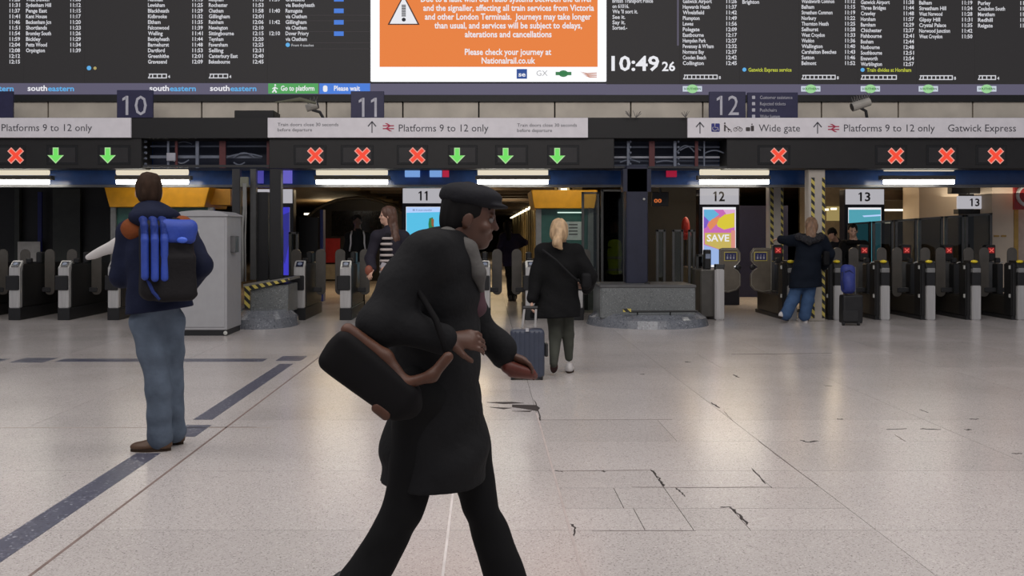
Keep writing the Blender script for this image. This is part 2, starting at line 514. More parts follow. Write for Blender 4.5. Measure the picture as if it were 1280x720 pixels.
def coat(root, J, mat, vox=0.01, r=(0.15, 0.15, 0.17), arm=(0.075, 0.06, 0.048), flat=0.68, ak=0.03, hem=None, name='coat', fold=0.004, seed=1, sh_r=0.085, extra=None, hem_r=None, collar=True, hem_n=(0, 0, -1), sx=0.1, cuff=0.9):
    keys = ['neck', 'chest', 'hips', 'lsh', 'rsh', 'lel', 'rel', 'lwr', 'rwr']
    pts = [J[k] for k in keys] + ([hem] if hem is not None else [])
    lo, hi = bounds(*pts, pad=0.27)
    Fd = Field(lo, hi, vox); fr = J['_front']
    nk, ch, hp = Vector(J['neck']), Vector(J['chest']), Vector(J['hips'])
    Fd.cone(ch, hp, r[0], r[1], k=0.06, flat=(fr, flat))
    Fd.cone(nk - Vector((0, 0, 0.03)), ch, 0.07, r[0] * 0.95, k=0.06, flat=(fr, flat))
    if hem is not None: Fd.cone(hp, Vector(hem), r[1], hem_r or r[2], k=0.05, flat=(fr, flat))
    for sd in ('l', 'r'):
        S, E, W = Vector(J[sd + 'sh']), Vector(J[sd + 'el']), Vector(J[sd + 'wr'])
        Fd.cone(nk.lerp(S, 0.35) - Vector((0, 0, 0.03)), S, sh_r * 0.9, sh_r, k=0.05)
        Fd.cone(S, E, arm[0], arm[1], k=ak)
        Fd.cone(E, E.lerp(W, cuff), arm[1], arm[2], k=0.02)
    if collar: Fd.cone(nk + Vector((0, 0, -0.02)), nk + Vector((0, 0, 0.025)), 0.075, 0.072, k=0.02)
    if extra: extra(Fd)
    Fd.folds(fold, 16, seed)
    hz = hem if hem is not None else hp
    Fd.plane(hz, hem_n)
    return Fd.build(name, mat, root)

def trousers(root, J, mat, vox=0.01, hip_r=0.12, thigh=0.088, knee=0.07, cuff=0.06, flat=0.85, fold=0.004, seed=5, name='trousers', low=0.0):
    lo, hi = bounds(*[J[k] for k in ('hips', 'lhip', 'rhip', 'lkn', 'rkn', 'lan', 'ran')], pad=0.17)
    Fd = Field(lo, hi, vox); fr = J['_front']
    for sd in ('l', 'r'):
        H, K, A = Vector(J[sd + 'hip']), Vector(J[sd + 'kn']), Vector(J[sd + 'an'])
        Fd.cone(J['hips'], H, hip_r, thigh * 1.1, k=0.03, flat=(fr, flat))
        Fd.cone(H, K, thigh, knee, k=0.02); Fd.cone(K, A - Vector((0, 0, low)), knee, cuff, k=0.02)
    Fd.folds(fold, 18, seed)
    return Fd.build(name, mat, root)

def eyes(root, P, s=1.0):
    for e in (-1, 1):
        b = MB(); b.ball(P(e * 0.031, 0.0755, 0.002), 0.0105 * s); o = b.build('eye', M('eye_white', (0.16, 0.14, 0.13), 0.6), root, smooth=True)
        b = MB(); b.ball(P(e * 0.031, 0.0815, 0.002), 0.0062 * s, 10, 6); b.build('iris', M('iris_dark', (0.02, 0.012, 0.01), 0.2), o, smooth=True)

skin_light = M('skin_light', (0.50, 0.30, 0.22), 0.5, var=0.06)
skin_dark = M('skin_dark', (0.085, 0.038, 0.024), 0.45, var=0.1)
# ------------------------------------------------------------------ the floor
fl = MB(); fl.box((-16, -4, -0.25), (18, 75, -0.032))
floor = fl.build('floor', M('floor_bed', (0.10, 0.09, 0.085), 0.8), None); floor['kind'] = 'structure'
terr = terrazzo('pale_terrazzo', (0.495, 0.458, 0.438), (0.20, 0.175, 0.17), (0.66, 0.62, 0.59), 0.22)
terr_dk = terrazzo('blue_granite_terrazzo', (0.085, 0.088, 0.125), (0.03, 0.03, 0.05), (0.38, 0.39, 0.44), 0.3, 75)
xs = [-16, -14, -12.5, -11, -9.5, -8, -6.5, -5, -3.44, -1.94, -0.18, 0.42, 1.93, 3.44, 4.95, 6.45, 7.95, 9.45, 10.95, 12.5, 14, 18]
ys = [-4, 1.5, 3.3, 4.91, 6.13, 7.79, 9.3, 10.8, 12.0, 13.4, 15.0, 17.0, 19.0, 22.0, 28, 75]
def slab(x0, y0, x1, y1, g=0.0016):
    s = MB(); s.box((x0 + g, y0 + g, -0.03), (x1 - g, y1 - g, 0)); s.build('slab', terr, floor)
for i in range(len(xs) - 1):
    for j in range(len(ys) - 1):
        x0, x1, y0, y1 = xs[i], xs[i + 1], ys[j], ys[j + 1]
        if (x0, y0) == (0.42, 4.91):
            for r_ in ((0.42, 5.72, 1.03, 6.13), (1.03, 5.72, 1.65, 6.13), (1.65, 5.72, 1.93, 6.13), (0.42, 5.30, 0.74, 5.72), (0.74, 5.30, 1.03, 5.72),
                       (1.03, 5.30, 1.93, 5.72), (0.42, 4.91, 0.79, 5.30), (0.79, 4.91, 1.03, 5.30), (1.03, 4.91, 1.31, 5.30), (1.31, 4.91, 1.93, 5.30)):
                slab(*r_, g=0.0022)
        elif (x0, y0) == (0.42, 6.13): slab(.42, 6.13, 1.93, 7.0); slab(.42, 7.0, 1.35, 7.79); slab(1.35, 7.0, 1.93, 7.79)
        elif (x0, y0) == (1.93, 6.13): slab(1.93, 6.13, 3.44, 7.0); slab(1.93, 7.0, 3.44, 7.79)
        elif (x0, y0) == (1.93, 10.8): slab(1.93, 10.8, 2.56, 12.0); slab(2.56, 10.8, 3.44, 12.0)
        else: slab(x0, y0, x1, y1)
def inlay(x0, y0, x1, y1, m=terr_dk, nm='inlay_strip', z=0.0012):
    s = MB(); s.box((x0, y0, -0.02), (x1, y1, z)); s.build(nm, m, floor)
inlay(-2.315, 1.6, -2.155, 6.62); inlay(-2.285, 7.8, -2.135, 11.1)
inlay(-2.42, 7.15, -2.08, 7.58); inlay(-2.39, 11.36, -2.10, 11.8)
inlay(-4.87, 11.28, -2.52, 11.55); inlay(-5.36, 11.22, -4.98, 11.62); inlay(-8.6, 11.28, -5.5, 11.55)
inlay(-8.98, 11.22, -8.7, 11.62)
brass = M('pale_joint_strip', (0.66, 0.62, 0.60), 0.4)
inlay(-0.186, 1.5, -0.174, 6.3, brass, 'joint_strip')
jd = M('dark_joint', (0.20, 0.15, 0.135), 0.7)
inlay(-1.953, 1.5, -1.937, 13.5, jd, 'joint_strip')
inlay(-4.9, 7.475, -1.6, 7.49, M('tan_joint', (0.36, 0.31, 0.28), 0.7), 'joint_strip')
inlay(-2.08, 7.49, -1.72, 7.51, M('tan_joint_dark', (0.19, 0.16, 0.15), 0.7), 'joint_strip')
inlay(0.414, 1.5, 0.426, 8.1, M('buff_joint', (0.42, 0.36, 0.34), 0.7), 'joint_strip')
crk = M('crack_filler', (0.05, 0.042, 0.04), 0.8)
random.seed(4)
def crack(pts, wd):
    """a worn joint, broken open here and there: pixel path on the floor"""
    b = MB(); P = []
    for (x, y) in pts:
        Y = gy(y); P.append(Vector(((x - PX) / F * Y, Y, 0)))
    L_, R_ = [], []
    N = []
    for i in range(len(P) - 1):
        for k in range(6): N.append(P[i].lerp(P[i + 1], k / 6))
    N.append(P[-1])
    for i, p in enumerate(N):
        t = (N[min(i + 1, len(N) - 1)] - N[max(i - 1, 0)]).normalized(); n = Vector((-t.y, t.x, 0))
        ww = wd * random.uniform(0.3, 1.0) * (0.2 if i in (0, len(N) - 1) else 1)
        j = n * random.uniform(-0.4, 0.4) * wd
        L_.append(p + n * ww / 2 + j); R_.append(p - n * ww / 2 + j)
    b.prism([v + Vector((0, 0, -0.01)) for v in L_ + R_[::-1]], (0, 0, 0.0118))
    b.build('crack', crk if wd > .009 else M('worn_joint', (.17, .14, .13), .8), floor)
for p, wd in (([(913, 634), (921, 641), (935, 656)], .018), ([(889, 503), (899, 510)], .02), ([(905, 514), (916, 526)], .008), ([(948, 551), (975, 572), (1022, 607)], .007),
              ([(813, 587), (824, 598), (831, 608)], .016), ([(940, 585), (957, 605)], .012), ([(1000, 550), (1010, 553), (1022, 551)], .022), ([(1108, 537), (1134, 536)], .012),
              ([(1150, 536), (1176, 537)], .02), ([(1206, 537), (1214, 537)], .03), ([(1046, 524), (1054, 524)], .03), ([(914, 443), (1040, 441.5)], .018),
              ([(1212, 524), (1224, 524)], .02), ([(1118, 543), (1132, 552)], .008), ([(668, 500), (674, 520), (676, 526)], .016), ([(694, 588), (704, 590)], .012), ([(714, 655), (718, 660), (717, 670)], .012),
              ([(752, 589), (757, 589.6)], .02), ([(844, 610), (851, 615), (856, 621)], .012), ([(676, 525), (840, 524.5)], .005), ([(700, 589), (812, 587.5)], .006), ([(900, 634), (915, 634)], .014),
              ([(800, 468), (806, 468)], .03), ([(916, 468), (924, 472)], .025), ([(1030, 482), (1040, 483)], .02), ([(1265, 567), (1278, 567)], .02), ([(858, 452), (862, 453)], .04),
              ([(790, 609), (860, 609.5), (965, 609)], .005), ([(740, 664), (870, 663.5)], .004), ([(1150, 512), (1160, 516)], .01)):
    crack(p, wd)
# dark patched repair beside the walker
for pts in ([(608, 503), (640, 502.5), (655, 504), (630, 505)], [(640, 506), (670, 506.5), (675, 510), (672, 514), (655, 511), (640, 509)], [(612, 509), (640, 510), (630, 511.5)], [(640, 514), (665, 513.5), (662, 515)]):
    b = MB(); b.prism([Vector(((x - PX) / F * gy(y), gy(y), -0.01)) for x, y in pts], (0, 0, 0.012)); b.build('repair_patch', crk, floor)

# ------------------------------------------------------------------ walls and the roof over gates and platforms
def struct(name, o): o['kind'] = 'structure'; return o
brownceil = M('tan_boarding', (0.32, 0.22, 0.12), 0.55, var=0.3, scale=1.2, stretch=(1, 0.1, 1))
b = MB(); b.box((-16, 18.2, 2.72), (18, 75, 2.9)); ceil = struct('ceiling', b.build('ceiling', brownceil, None)); ceil['kind'] = 'structure'
for k in range(22):
    y = 20 + k * 2.4
    b = MB(); b.box((-3.4, y, 2.62), (1.9, y + 0.25, 2.72)); b.build('roof_rib', M('dark_brown_rib', (0.05, 0.035, 0.025), 0.6), ceil)
b = MB(); b.box((-16, 17.125, 3.2), (18, 17.4, 7.5)); wb = b.build('wall_back', M('shadow_gap', (0.012, 0.012, 0.013), 0.6), None); wb['kind'] = 'structure'
# cream panels between the board and the gates
edges = [-90, 15, 60, 156, 252, 347.5, 408, 503.5, 598.5, 693.5, 788.5, 878.5, 945, 1027, 1123, 1216, 1312]
for i in range(len(edges) - 1):
    b = MB(); b.pbox(edges[i] + 0.9, 127.5, edges[i + 1] - 0.9, 158, 17.03, 0.09); b.build('panel', cream, wb, bevel=0.004)
b = MB(); b.box((-16, 74, 0), (18, 75, 2.72)); o = b.build('wall_far', M('far_wall', (0.05, 0.045, 0.04), 0.7), None); o['kind'] = 'structure'
b = MB(); b.box((-16.2, 16, 0), (-16, 75, 3)); o = b.build('wall_left', M('far_wall', (0.05, 0.045, 0.04), 0.7), None); o['kind'] = 'structure'
b = MB(); b.box((18, 16, 0), (18.2, 75, 3)); o = b.build('wall_right', M('far_wall', (0.05, 0.045, 0.04), 0.7), None); o['kind'] = 'structure'
# yellow platform wall right of the centre platform, with its row of lamps
b = MB(); b.box((1.95, 21.5, 0), (2.1, 70, 2.72)); wp = b.build('wall_platform', M('yellow_wall', (0.42, 0.34, 0.17), 0.6), None); wp['kind'] = 'structure'
for k in range(24):
    y = 22.2 + k * 2.0
    b = MB(); b.box((1.90, y, 0.0), (1.95, y + 0.16, 2.72)); b.build('pilaster', M('dark_yellow_wall', (0.18, 0.14, 0.07), 0.6), wp)
for k in range(15):
    y = 23 + k * 3.2
    b = MB(); b.box((1.76, y, 2.42), (1.90, y + 1.4, 2.48))
    o = b.build('platform_lamp', M('platform_tube', (1, 0.88, 0.62), emit=2.2), None, loc=(1.7, y, 2.42))
    tag(o, 'small strip lamp in the row running off along the yellow platform wall', 'lamp', 'strip lamps along the platform wall')
# ground-level dark partitions behind the left gates
def wallbox(name, px0, py0, px1, py1, Y, d, m, label=None):
    b = MB(); b.pbox(px0, py0, px1, py1, Y, d); o = b.build(name, m, None); o['kind'] = 'structure'; return o
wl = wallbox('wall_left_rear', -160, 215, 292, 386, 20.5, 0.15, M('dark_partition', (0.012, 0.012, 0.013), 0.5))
for x0, x1, c in ((18, 24, 0.03), (66, 100, 0.04), (160, 168, .03), (214, 222, .03)):
    b = MB(); b.pbox(x0, 236, x1, 384, 20.35, 0.1); b.build('wall_post', M('grey_green_post', (0.035, 0.038, 0.034), 0.5), wl)
b = MB(); b.pbox(47, 240, 52, 330, 20.3, 0.05); b.build('blue_edge', M('deep_blue', (0.01, 0.015, 0.12), 0.5), wl)
b = MB(); b.pbox(22, 302, 50, 327, 20.25, 0.01)
o = b.build('notice', M('notice_paper', (0.5, 0.48, 0.46), 0.7), None, loc=at(36, 327, 20.25)); tag(o, 'pale rectangular notice behind the leftmost ticket gates', 'notice')
# right side: navy partition, dark recess, beige piers
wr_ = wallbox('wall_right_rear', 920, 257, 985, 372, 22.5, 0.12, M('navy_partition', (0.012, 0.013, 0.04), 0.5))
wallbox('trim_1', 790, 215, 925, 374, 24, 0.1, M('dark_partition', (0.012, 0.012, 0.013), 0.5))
beige = M('beige_pier', (0.52, 0.44, 0.35), 0.55, var=0.1, scale=1.5)
wallbox('wall_pier_left', 1149, 205, 1198, 372, 20.6, 0.8, beige)
wp2 = wallbox('wall_pier_right', 1240, 205, 1270, 376, 18.9, 0.7, beige)
wallbox('wall_pier_far_right', 1272.5, 205, 1330, 376, 18.95, 0.7, M('pinkish_pier', (0.42, 0.33, 0.28), 0.55))
b = MB(); b.pbox(1268, 262, 1273, 330, 18.88, 0.02); b.build('yellow_edge', M('ochre', (0.35, 0.22, 0.05), 0.5), wp2)
for x in (1243, 1252):
    b = MB(); b.pbox(x, 294, x + 6, 296, 18.88, 0.02); b.build('yellow_mark', M('ochre', (0.35, 0.22, 0.05), 0.5), wp2)
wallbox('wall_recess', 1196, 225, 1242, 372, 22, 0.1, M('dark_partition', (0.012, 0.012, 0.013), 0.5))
wallbox('trim_2', 1104, 238, 1152, 250, 21.5, 0.3, M('brown_beam', (0.07, 0.05, 0.035), 0.5))
wallbox('wall_lobby', 1000, 232, 1152, 366, 26, 0.1, M('lobby_wall', (0.22, 0.18, 0.13), 0.6))

# ------------------------------------------------------------------ gantry over the gates
GY = 16.3
g = thing('gantry', 'long black overhead gantry above all the ticket gates carrying sign strips', 'gantry', (0, GY, 2.5))
blk = M('gantry_black', (0.010, 0.0095, 0.010), 0.55, var=0.05)
def P3(px, py, Y=GY): return at(px, py, Y)
zt = P3(0, 147).z; zs = P3(0, 172.5).z; zb = P3(0, 210.5).z
L, R = P3(-130, 0).x, P3(1400, 0).x
b = MB(); b.box((L, GY, zs), (R, GY + 0.75, zt)); b.build('upper_beam', blk, g)
op = [(176, 336), (768, 909)]
def X(px, Y=GY): return P3(px, 0, Y).x
segs = [(-130, 176), (336, 768), (909, 1400)]
for x0, x1 in segs:
    b = MB(); b.box((X(x0), GY + 0.03, zb), (X(x1), GY + 0.55, zs)); b.build('display_band', M('band_black', (0.013, 0.012, 0.012), 0.5), g, bevel=0.006)
b = MB(); b.box((X(176), GY + 0.6, zb), (X(336), GY + 0.62, zs)); b.build('bay_back', M('bay_blue', (0.006, 0.011, 0.032), 0.5), g)
b = MB(); b.box((X(768), GY + 0.6, zb), (X(909), GY + 0.62, zs)); b.build('bay_back', M('bay_blue', (0.006, 0.011, 0.032), 0.5), g)
# raised box on the gantry top
b = MB(); b.box((X(291), GY + 0.1, zt), (X(341), GY + 0.6, P3(0, 137).z)); b.build('top_box', blk, g, bevel=0.01)
# open bays: cable tray, pipes, red brackets
tray = M('tray_grey', (0.15, 0.17, 0.22), 0.5); redb = M('dull_red_bracket', (0.10, 0.022, 0.024), 0.5); tube_d = M('tube_dark_blue', (0.035, 0.045, 0.075), 0.4)
def hbar(px0, px1, py, th, m, nm='cable_tray', dy=0.3):
    b = MB(); b.box((X(px0), GY + dy, P3(0, py).z), (X(px1), GY + dy + 0.04, P3(0, py).z + th)); b.build(nm, m, g)
def vbar(px, wpx, m, nm='bracket', dy=0.2, y0=175, y1=209):
    b = MB(); b.box((X(px), GY + dy, P3(0, y1).z), (X(px + wpx), GY + dy + 0.03, P3(0, y0).z)); b.build(nm, m, g)
hbar(180, 322, 196, 0.045, tray); hbar(180, 335, 182, 0.03, tube_d, 'pipe'); hbar(178, 336, 209, 0.04, charcoal, 'bottom_rail', 0.02)
hbar(769, 905, 196, 0.03, M('tray_pale', (0.32, 0.33, 0.38), 0.5)); hbar(768, 905, 183, 0.03, tube_d, 'pipe'); hbar(770, 905, 206, 0.025, tube_d, 'pipe'); hbar(770, 905, 200, 0.015, tube_d, 'pipe')
hbar(768, 909, 210, 0.03, charcoal, 'bottom_rail', 0.02)
for x, w_, m in ((204, 2.5, tray), (214, 3, redb), (270, 8, redb), (330, 6, redb), (240, 4, tray), (341, 2, redb)): vbar(x, w_, m)
for x, w_, m in ((786, 3.5, tray), (814, 7, redb), (845, 3.5, tray), (872, 4, redb), (883, 1.5, tray)): vbar(x, w_, m)
b = MB(); b.pbox(208, 191, 219, 201, GY + 0.15, 0.05); b.build('junction_box', M('pale_box', (0.4, 0.4, 0.45), 0.5), g, bevel=0.005)
for px in (181, 352 - 172, 786.5, 846.5):
    for k in range(5):
        b = MB(); c = P3(px + 1.5, 177 + k * 7, GY + 0.17); b.ball(c, 0.022, 6, 4); b.build('bolt', tray, g)
def sag(x0, x1, y, dp, m=tray):
    b = MB(); pts = []
    for k in range(9):
        t = k / 8; pts.append(P3(x0 + (x1 - x0) * t, y + dp * math.sin(math.pi * t), GY + 0.25))
    b.tube(pts, 0.012, 6); b.build('cable', m, g)
sag(285, 328, 196, -4); sag(292, 318, 197, -6); sag(218, 236, 200, 4); sag(292, 306, 203, 3); sag(846, 868, 190, -8); sag(850, 876, 188, -5); sag(880, 906, 192, -4); sag(220, 240, 180, -3, tube_d); sag(775, 800, 203, -3); sag(820, 845, 203, -2)
# sign strips
def strip(x0, x1, lab):
    t = thing('sign_strip', lab, 'sign', P3((x0 + x1) / 2, 172, GY - 0.05))
    b = MB(); b.pbox(x0, 147.2, x1, 172, GY - 0.05, 0.045); b.build('panel', M('strip_white', (0.80, 0.77, 0.80), 0.5, var=0.04), t, bevel=0.004)
    return t
s1 = strip(-120, 163.5, 'pale sign strip at far left reading Platforms 9 to 12 only')
s2 = strip(334.5, 735, 'pale sign strip in the middle with door closing notices at both ends')
s3 = strip(859.5, 1400, 'pale sign strip at right with Wide gate, platforms and airport train wording')
TY = GY - 0.052
def wr(parent, items, m=signtext, nm='lettering'):
    b = MB()
    for it in items: text(b, *it[0], **it[1])
    b.build(nm, m, parent)
d = dict
wr(s1, [(('Platforms 9 to 12 only', 2, 159.5, 8.6, TY), d(x1=115))])
wr(s2, [(('Platforms 9 to 12 only', 498.5, 160, 8.8, TY), d(x1=610.5)), (('Train doors close 30 seconds', 347, 155.6, 4, TY), d(x1=423)), (('before departure', 347, 162.2, 4, TY), d(x1=390)),
        (('Train doors close 30 seconds', 646.5, 156.4, 4, TY), d(x1=721)), (('before departure', 646.5, 163, 4, TY), d(x1=690))])
wr(s3, [(('Wide gate', 948.5, 160, 8.8, TY), d(x1=1000)), (('Platforms 9 to 12 only', 1055, 160, 8.8, TY), d(x1=1168.5)), (('Gatwick Express', 1185, 160, 8.8, TY), d(x1=1270))])
def arrow(parent, x, y):
    b = MB()
    b.pprism([(x - .6, y - 6.5), (x + .6, y - 6.5), (x + .6, y + 7), (x - .6, y + 7)], TY, 0.004)
    b.pprism([(x, y - 8), (x + 5.5, y - 1.5), (x + 4.4, y - .6), (x, y - 6)], TY, 0.004)
    b.pprism([(x, y - 8), (x - 5.5, y - 1.5), (x - 4.4, y - .6), (x, y - 6)], TY, 0.004)
    b.build('arrow', signtext, parent)
arrow(s2, 465, 159); arrow(s3, 875, 160); arrow(s3, 1022, 160)
def rail(parent, x, y):
    b = MB(); k = 7.0
    for dy in (-1.8, 1.8): b.pprism([(x - k, y + dy - .7), (x + k, y + dy - .7), (x + k, y + dy + .7), (x - k, y + dy + .7)], TY, 0.004)
    b.pprism([(x - 4.5, y - 5), (x - 1.5, y - 5), (x + 3.5, y - 1.8), (x - 1.5, y + 1.6), (x + 4.5, y + 5), (x + 1.5, y + 5), (x - 4, y + 1.6), (x + 1, y - 1.8)], TY - 0.003, 0.004)
    b.build('rail_symbol', M('rail_red', (0.45, 0.03, 0.08), 0.5), parent)
rail(s2, 485.5, 159); rail(s3, 1042, 160)
b = MB(); b.pprism(rr(894.5, 159.5, 10.5, 10.5, 1, 2), TY, 0.004); b.build('wheelchair_symbol', M('symbol_blue', (0.03, 0.035, 0.22), 0.5), s3)
b = MB()
b.tube([at(893.5, 155.8, TY - .004), at(893.8, 159.3, TY - .004), at(897, 159.3, TY - .004), at(898.3, 163, TY - .004)], 0.006, 5)
b.tube([at(894.5 + 3 * math.cos(a) - .8, 160.6 + 2.6 * math.sin(a), TY - .004) for a in [0.4 + i * .45 for i in range(9)]], 0.005, 5)
b.ball(at(893.6, 155.2, TY - .004), .012, 6, 4); b.build('wheelchair_figure', signwhite, s3)
b = MB()   # pushchair, bicycle and luggage pictograms
b.ball(at(906, 154, TY), .014, 6, 4); b.tube([at(906, 156, TY), at(906, 164, TY)], .014, 5); b.tube([at(906, 157, TY), at(909, 159.5, TY)], .008, 5)
b.pprism([(909, 159), (914.5, 163), (910, 163)], TY, .004); b.ball(at(910.5, 164.4, TY), .01, 6, 4); b.ball(at(914, 164.4, TY), .01, 6, 4)
for cx in (919.3, 925.5): b.tube([at(cx + 2.3 * math.cos(a), 161.8 + 2.3 * math.sin(a), TY) for a in [i * .7 for i in range(10)]], .005, 4)
b.tube([at(919.3, 161.8, TY), at(921.5, 158.5, TY), at(924.5, 158.5, TY), at(925.5, 161.8, TY)], .005, 4)
b.pprism(rr(935, 161.5, 5.5, 5, 1, 2), TY, .004); b.pprism(rr(940.5, 160.5, 4, 7, 1, 2), TY, .004); b.ball(at(940, 155.3, TY), .012, 6, 4)
b.build('pictograms', M('pictogram_brown', (0.06, 0.05, 0.05), .5), s3)
# platform number tabs above the strips
def tab(x0, x1, y0, s, tx0, tx1, lab, capc=(130, 25), flags=()):
    t = thing('platform_number_sign', lab, 'sign', P3((x0 + x1) / 2, 147, GY + 0.06))
    b = MB(); b.pbox(x0, y0, x1, 148, GY + 0.0, 0.05); b.build('panel', navy, t, bevel=0.005)
    if s:
        b = MB(); text(b, s, tx0, capc[0], capc[1], GY - 0.003, x1=tx1)
        for q in flags: flag(b, q, capc[0], capc[1], GY - .003)
        b.build('number', M('number_grey', (0.50, 0.50, 0.56), .5), t)
    return t
tab(-30, 16, 114, None, 0, 0, 'navy number tab cut off by the left edge of the picture')
tab(146, 191, 112.5, '10', 157, 183.5, 'navy platform number tab directly above the man with the blue backpack', (131.8, 24), (157,))
tab(438.5, 480, 114, '11', 452.5, 471, 'navy platform number tab standing left of the arrow on the middle sign strip', (134.2, 24), (452.5, 467.8))
tab(886.5, 932, 114.5, '12', 900, 923.5, 'navy platform number tab immediately left of the small facilities sign', (131.8, 24), (900,))
t = thing('facilities_sign', 'navy sign listing customer assistance beside the 12 tab', 'sign', P3(966, 147, GY + .06))
b = MB(); b.pbox(934.5, 115.5, 997.5, 148, GY, 0.05); b.build('panel', navy, t, bevel=0.005)
b = MB()
for k, s in enumerate(('Customer assistance', 'Rejected tickets', 'Pushchairs', 'Wider luggage')):
    text(b, s, 950, 121.7 + k * 7.9, 4, GY - .003, x1=950 + (40.5, 32, 21, 25)[k])
    b.pprism(rr(942, 121.7 + k * 7.9, 4, 4, .6, 2), GY - .003, .003)
b.build('lettering', M('number_grey', (0.50, 0.50, 0.56), .5), t)
# lit crosses and arrows
def symbol(kind, x, y, rect, Y=GY):
    b = MB(); x0, x1 = rect
    b.pbox(x0, 181.5, x1, 206, GY + 0.022, 0.03); o = b.build('display', M('display_black', (0.012, 0.012, 0.012), .25), g, bevel=.004)
    b = MB(); b.pbox(x0 + 3, 184.5, x1 - 3 if x1 - x > 20 else x1 - 3, 203, GY + 0.018, 0.006); b.build('screen', M('display_glow', (0.028, 0.026, 0.026), .3), o)
    def cross(r, t):
        out = []
        for k in range(4):
            a = math.pi / 4 + k * math.pi / 2
            ux, uy = math.cos(a), math.sin(a); vx, vy = -uy, ux
            out += [(x + ux * r - vx * t, y + uy * r - vy * t), (x + ux * r + vx * t, y + uy * r + vy * t)]
            a2 = a + math.pi / 4; out.append((x + math.cos(a2) * t * 1.41, y + math.sin(a2) * t * 1.41))
        return out
    def down(e):
        return [(x - 3 - e, y - 9 - e), (x + 3 + e, y - 9 - e), (x + 3 + e, y), (x + 9 + 2 * e, y), (x, y + 9.5 + 1.4 * e), (x - 9 - 2 * e, y), (x - 3 - e, y)]
    if kind == 'x':
        b = MB(); b.pprism(cross(11.2, 3.4), GY + 0.014, .004); b.build('cross_rim', e_redrim, o)
        b = MB(); b.pprism(cross(10.2, 2.2), GY + 0.010, .004); b.build('cross', e_red, o)
    else:
        b = MB(); b.pprism(down(0.6), GY + 0.014, .004); b.build('arrow_rim', e_gorim, o)
        b = MB(); b.pprism(down(-0.5), GY + 0.010, .004); b.build('arrow', e_go, o)
for k, x, y, r_ in (('x', 19.5, 194.5, (-6, 32)), ('v', 69.5, 194, (58, 97)), ('v', 134.5, 194, (122, 163)), ('x', 394, 194.3, (367, 408)), ('x', 453, 194.3, (426, 467)), ('x', 521.5, 194.3, (496, 535)),
                    ('v', 571.3, 194.3, (560, 597)), ('v', 632, 194.5, (619, 660)), ('v', 696.5, 194.5, (684, 724)), ('x', 973.3, 194.8, (947, 988)), ('x', 1120, 194.8, (1094, 1134)),
                    ('x', 1183.3, 194.8, (1158, 1198)), ('x', 1244.8, 194.8, (1220, 1259))):
    symbol(k, x, y, r_)
# strip lights under the gantry
def tube_light(x0, x1, lab, top=True):
    Y = 16.75
    t = thing('strip_light', lab, 'light', at((x0 + x1) / 2, 220, Y))
    b = MB(); b.pbox(x0 - 3, 219.5, x1 + 3, 224.5, Y + 0.02, 0.14); b.build('housing', M('light_housing', (0.12, 0.11, 0.09), .5), t, bevel=.006)
    b = MB(); b.cyl(at(x0, 227.2, Y + .06), at(x1, 227.2, Y + .06), 0.042, 14); b.build('tube', M('tube_bright', (1, 0.96, 0.86), emit=11.0), t, smooth=False)
    if top:
        b = MB(); b.cyl(at(x0, 215.3, Y + .04), at(x1, 215.3, Y + .04), 0.05, 14); b.build('upper_tube', M('tube_dim', (0.9, 0.8, 0.62), emit=0.85), t)
    else:
        b = MB(); b.cyl(at(x0, 212.6, Y + .04), at(x1, 212.6, Y + .04), 0.02, 14); b.build('upper_tube', M('tube_dim', (0.9, 0.8, 0.62), emit=0.85), t)
tube_light(-60, 61, 'strip light under the gantry at the left edge of the picture')
tube_light(146, 235, 'strip light under the gantry above the orange kiosk at left')
tube_light(395.5, 484.5, 'strip light under the gantry left of the blue 11 screen')
tube_light(597, 685, 'strip light under the gantry above the far platform view')
tube_light(875, 960.5, 'strip light under the gantry above the white number 12 sign')
tube_light(1105, 1192, 'strip light under the gantry above the gates at right', False)
# blue soffit beam with a thin metal edge, behind the lights
t = thing('blue_beam', 'glossy blue beam behind the strip lights under the gantry', 'beam', (0, 17.2, 2.4))
b = MB(); z0, z1 = at(0, 231, 17.2).z, at(0, 209, 17.2).z
b.box((L * 1.1, 17.2, z0), (R * 1.1, 17.55, 3.15)); b.build('beam', M('glossy_blue', (0.02, 0.06, 0.20), 0.2), t)
b = MB(); b.box((L * 1.1, 17.15, at(0, 234, 17.15).z), (R * 1.1, 17.3, z0)); b.build('edge_trim', M('trim_grey', (0.13, 0.13, 0.135), .35, .6), t)
# indicator boxes glowing behind
for x0, x1, y0, y1, c, nm, lab in ((506, 524.5, 212.5, 221, (0.22, 0.42, 0.85), 'blue_indicator', 'small pale blue lit box left above the white number 11 sign'), (537, 552, 212.5, 221, (0.22, 0.42, 0.85), 'blue_indicator', 'small pale blue lit box right above the white number 11 sign'),
                              (553, 561, 212.5, 221, (0.5, 0.02, 0.06), 'red_indicator', 'small red lit box under the gantry beside the pale blue ones'), (834, 846, 213, 221, (0.35, 0.01, 0.04), 'red_indicator', 'small red lit box right of the navy column top'),
                              (322, 328, 212, 229, (0.08, 0.07, 0.4), 'violet_indicator', 'narrow violet lit box beside the black pole at left'), (343, 364, 212, 229, (0.16, 0.14, 0.62), 'violet_indicator', 'wide violet lit box above the white 10 sign')):
    b = MB(); b.pbox(x0, y0, x1, y1, 17.1, .11); o = b.build(nm, M(nm + str(x0), c, emit=.8), None, loc=at((x0 + x1) / 2, y1, 17.1)); tag(o, lab, 'indicator')
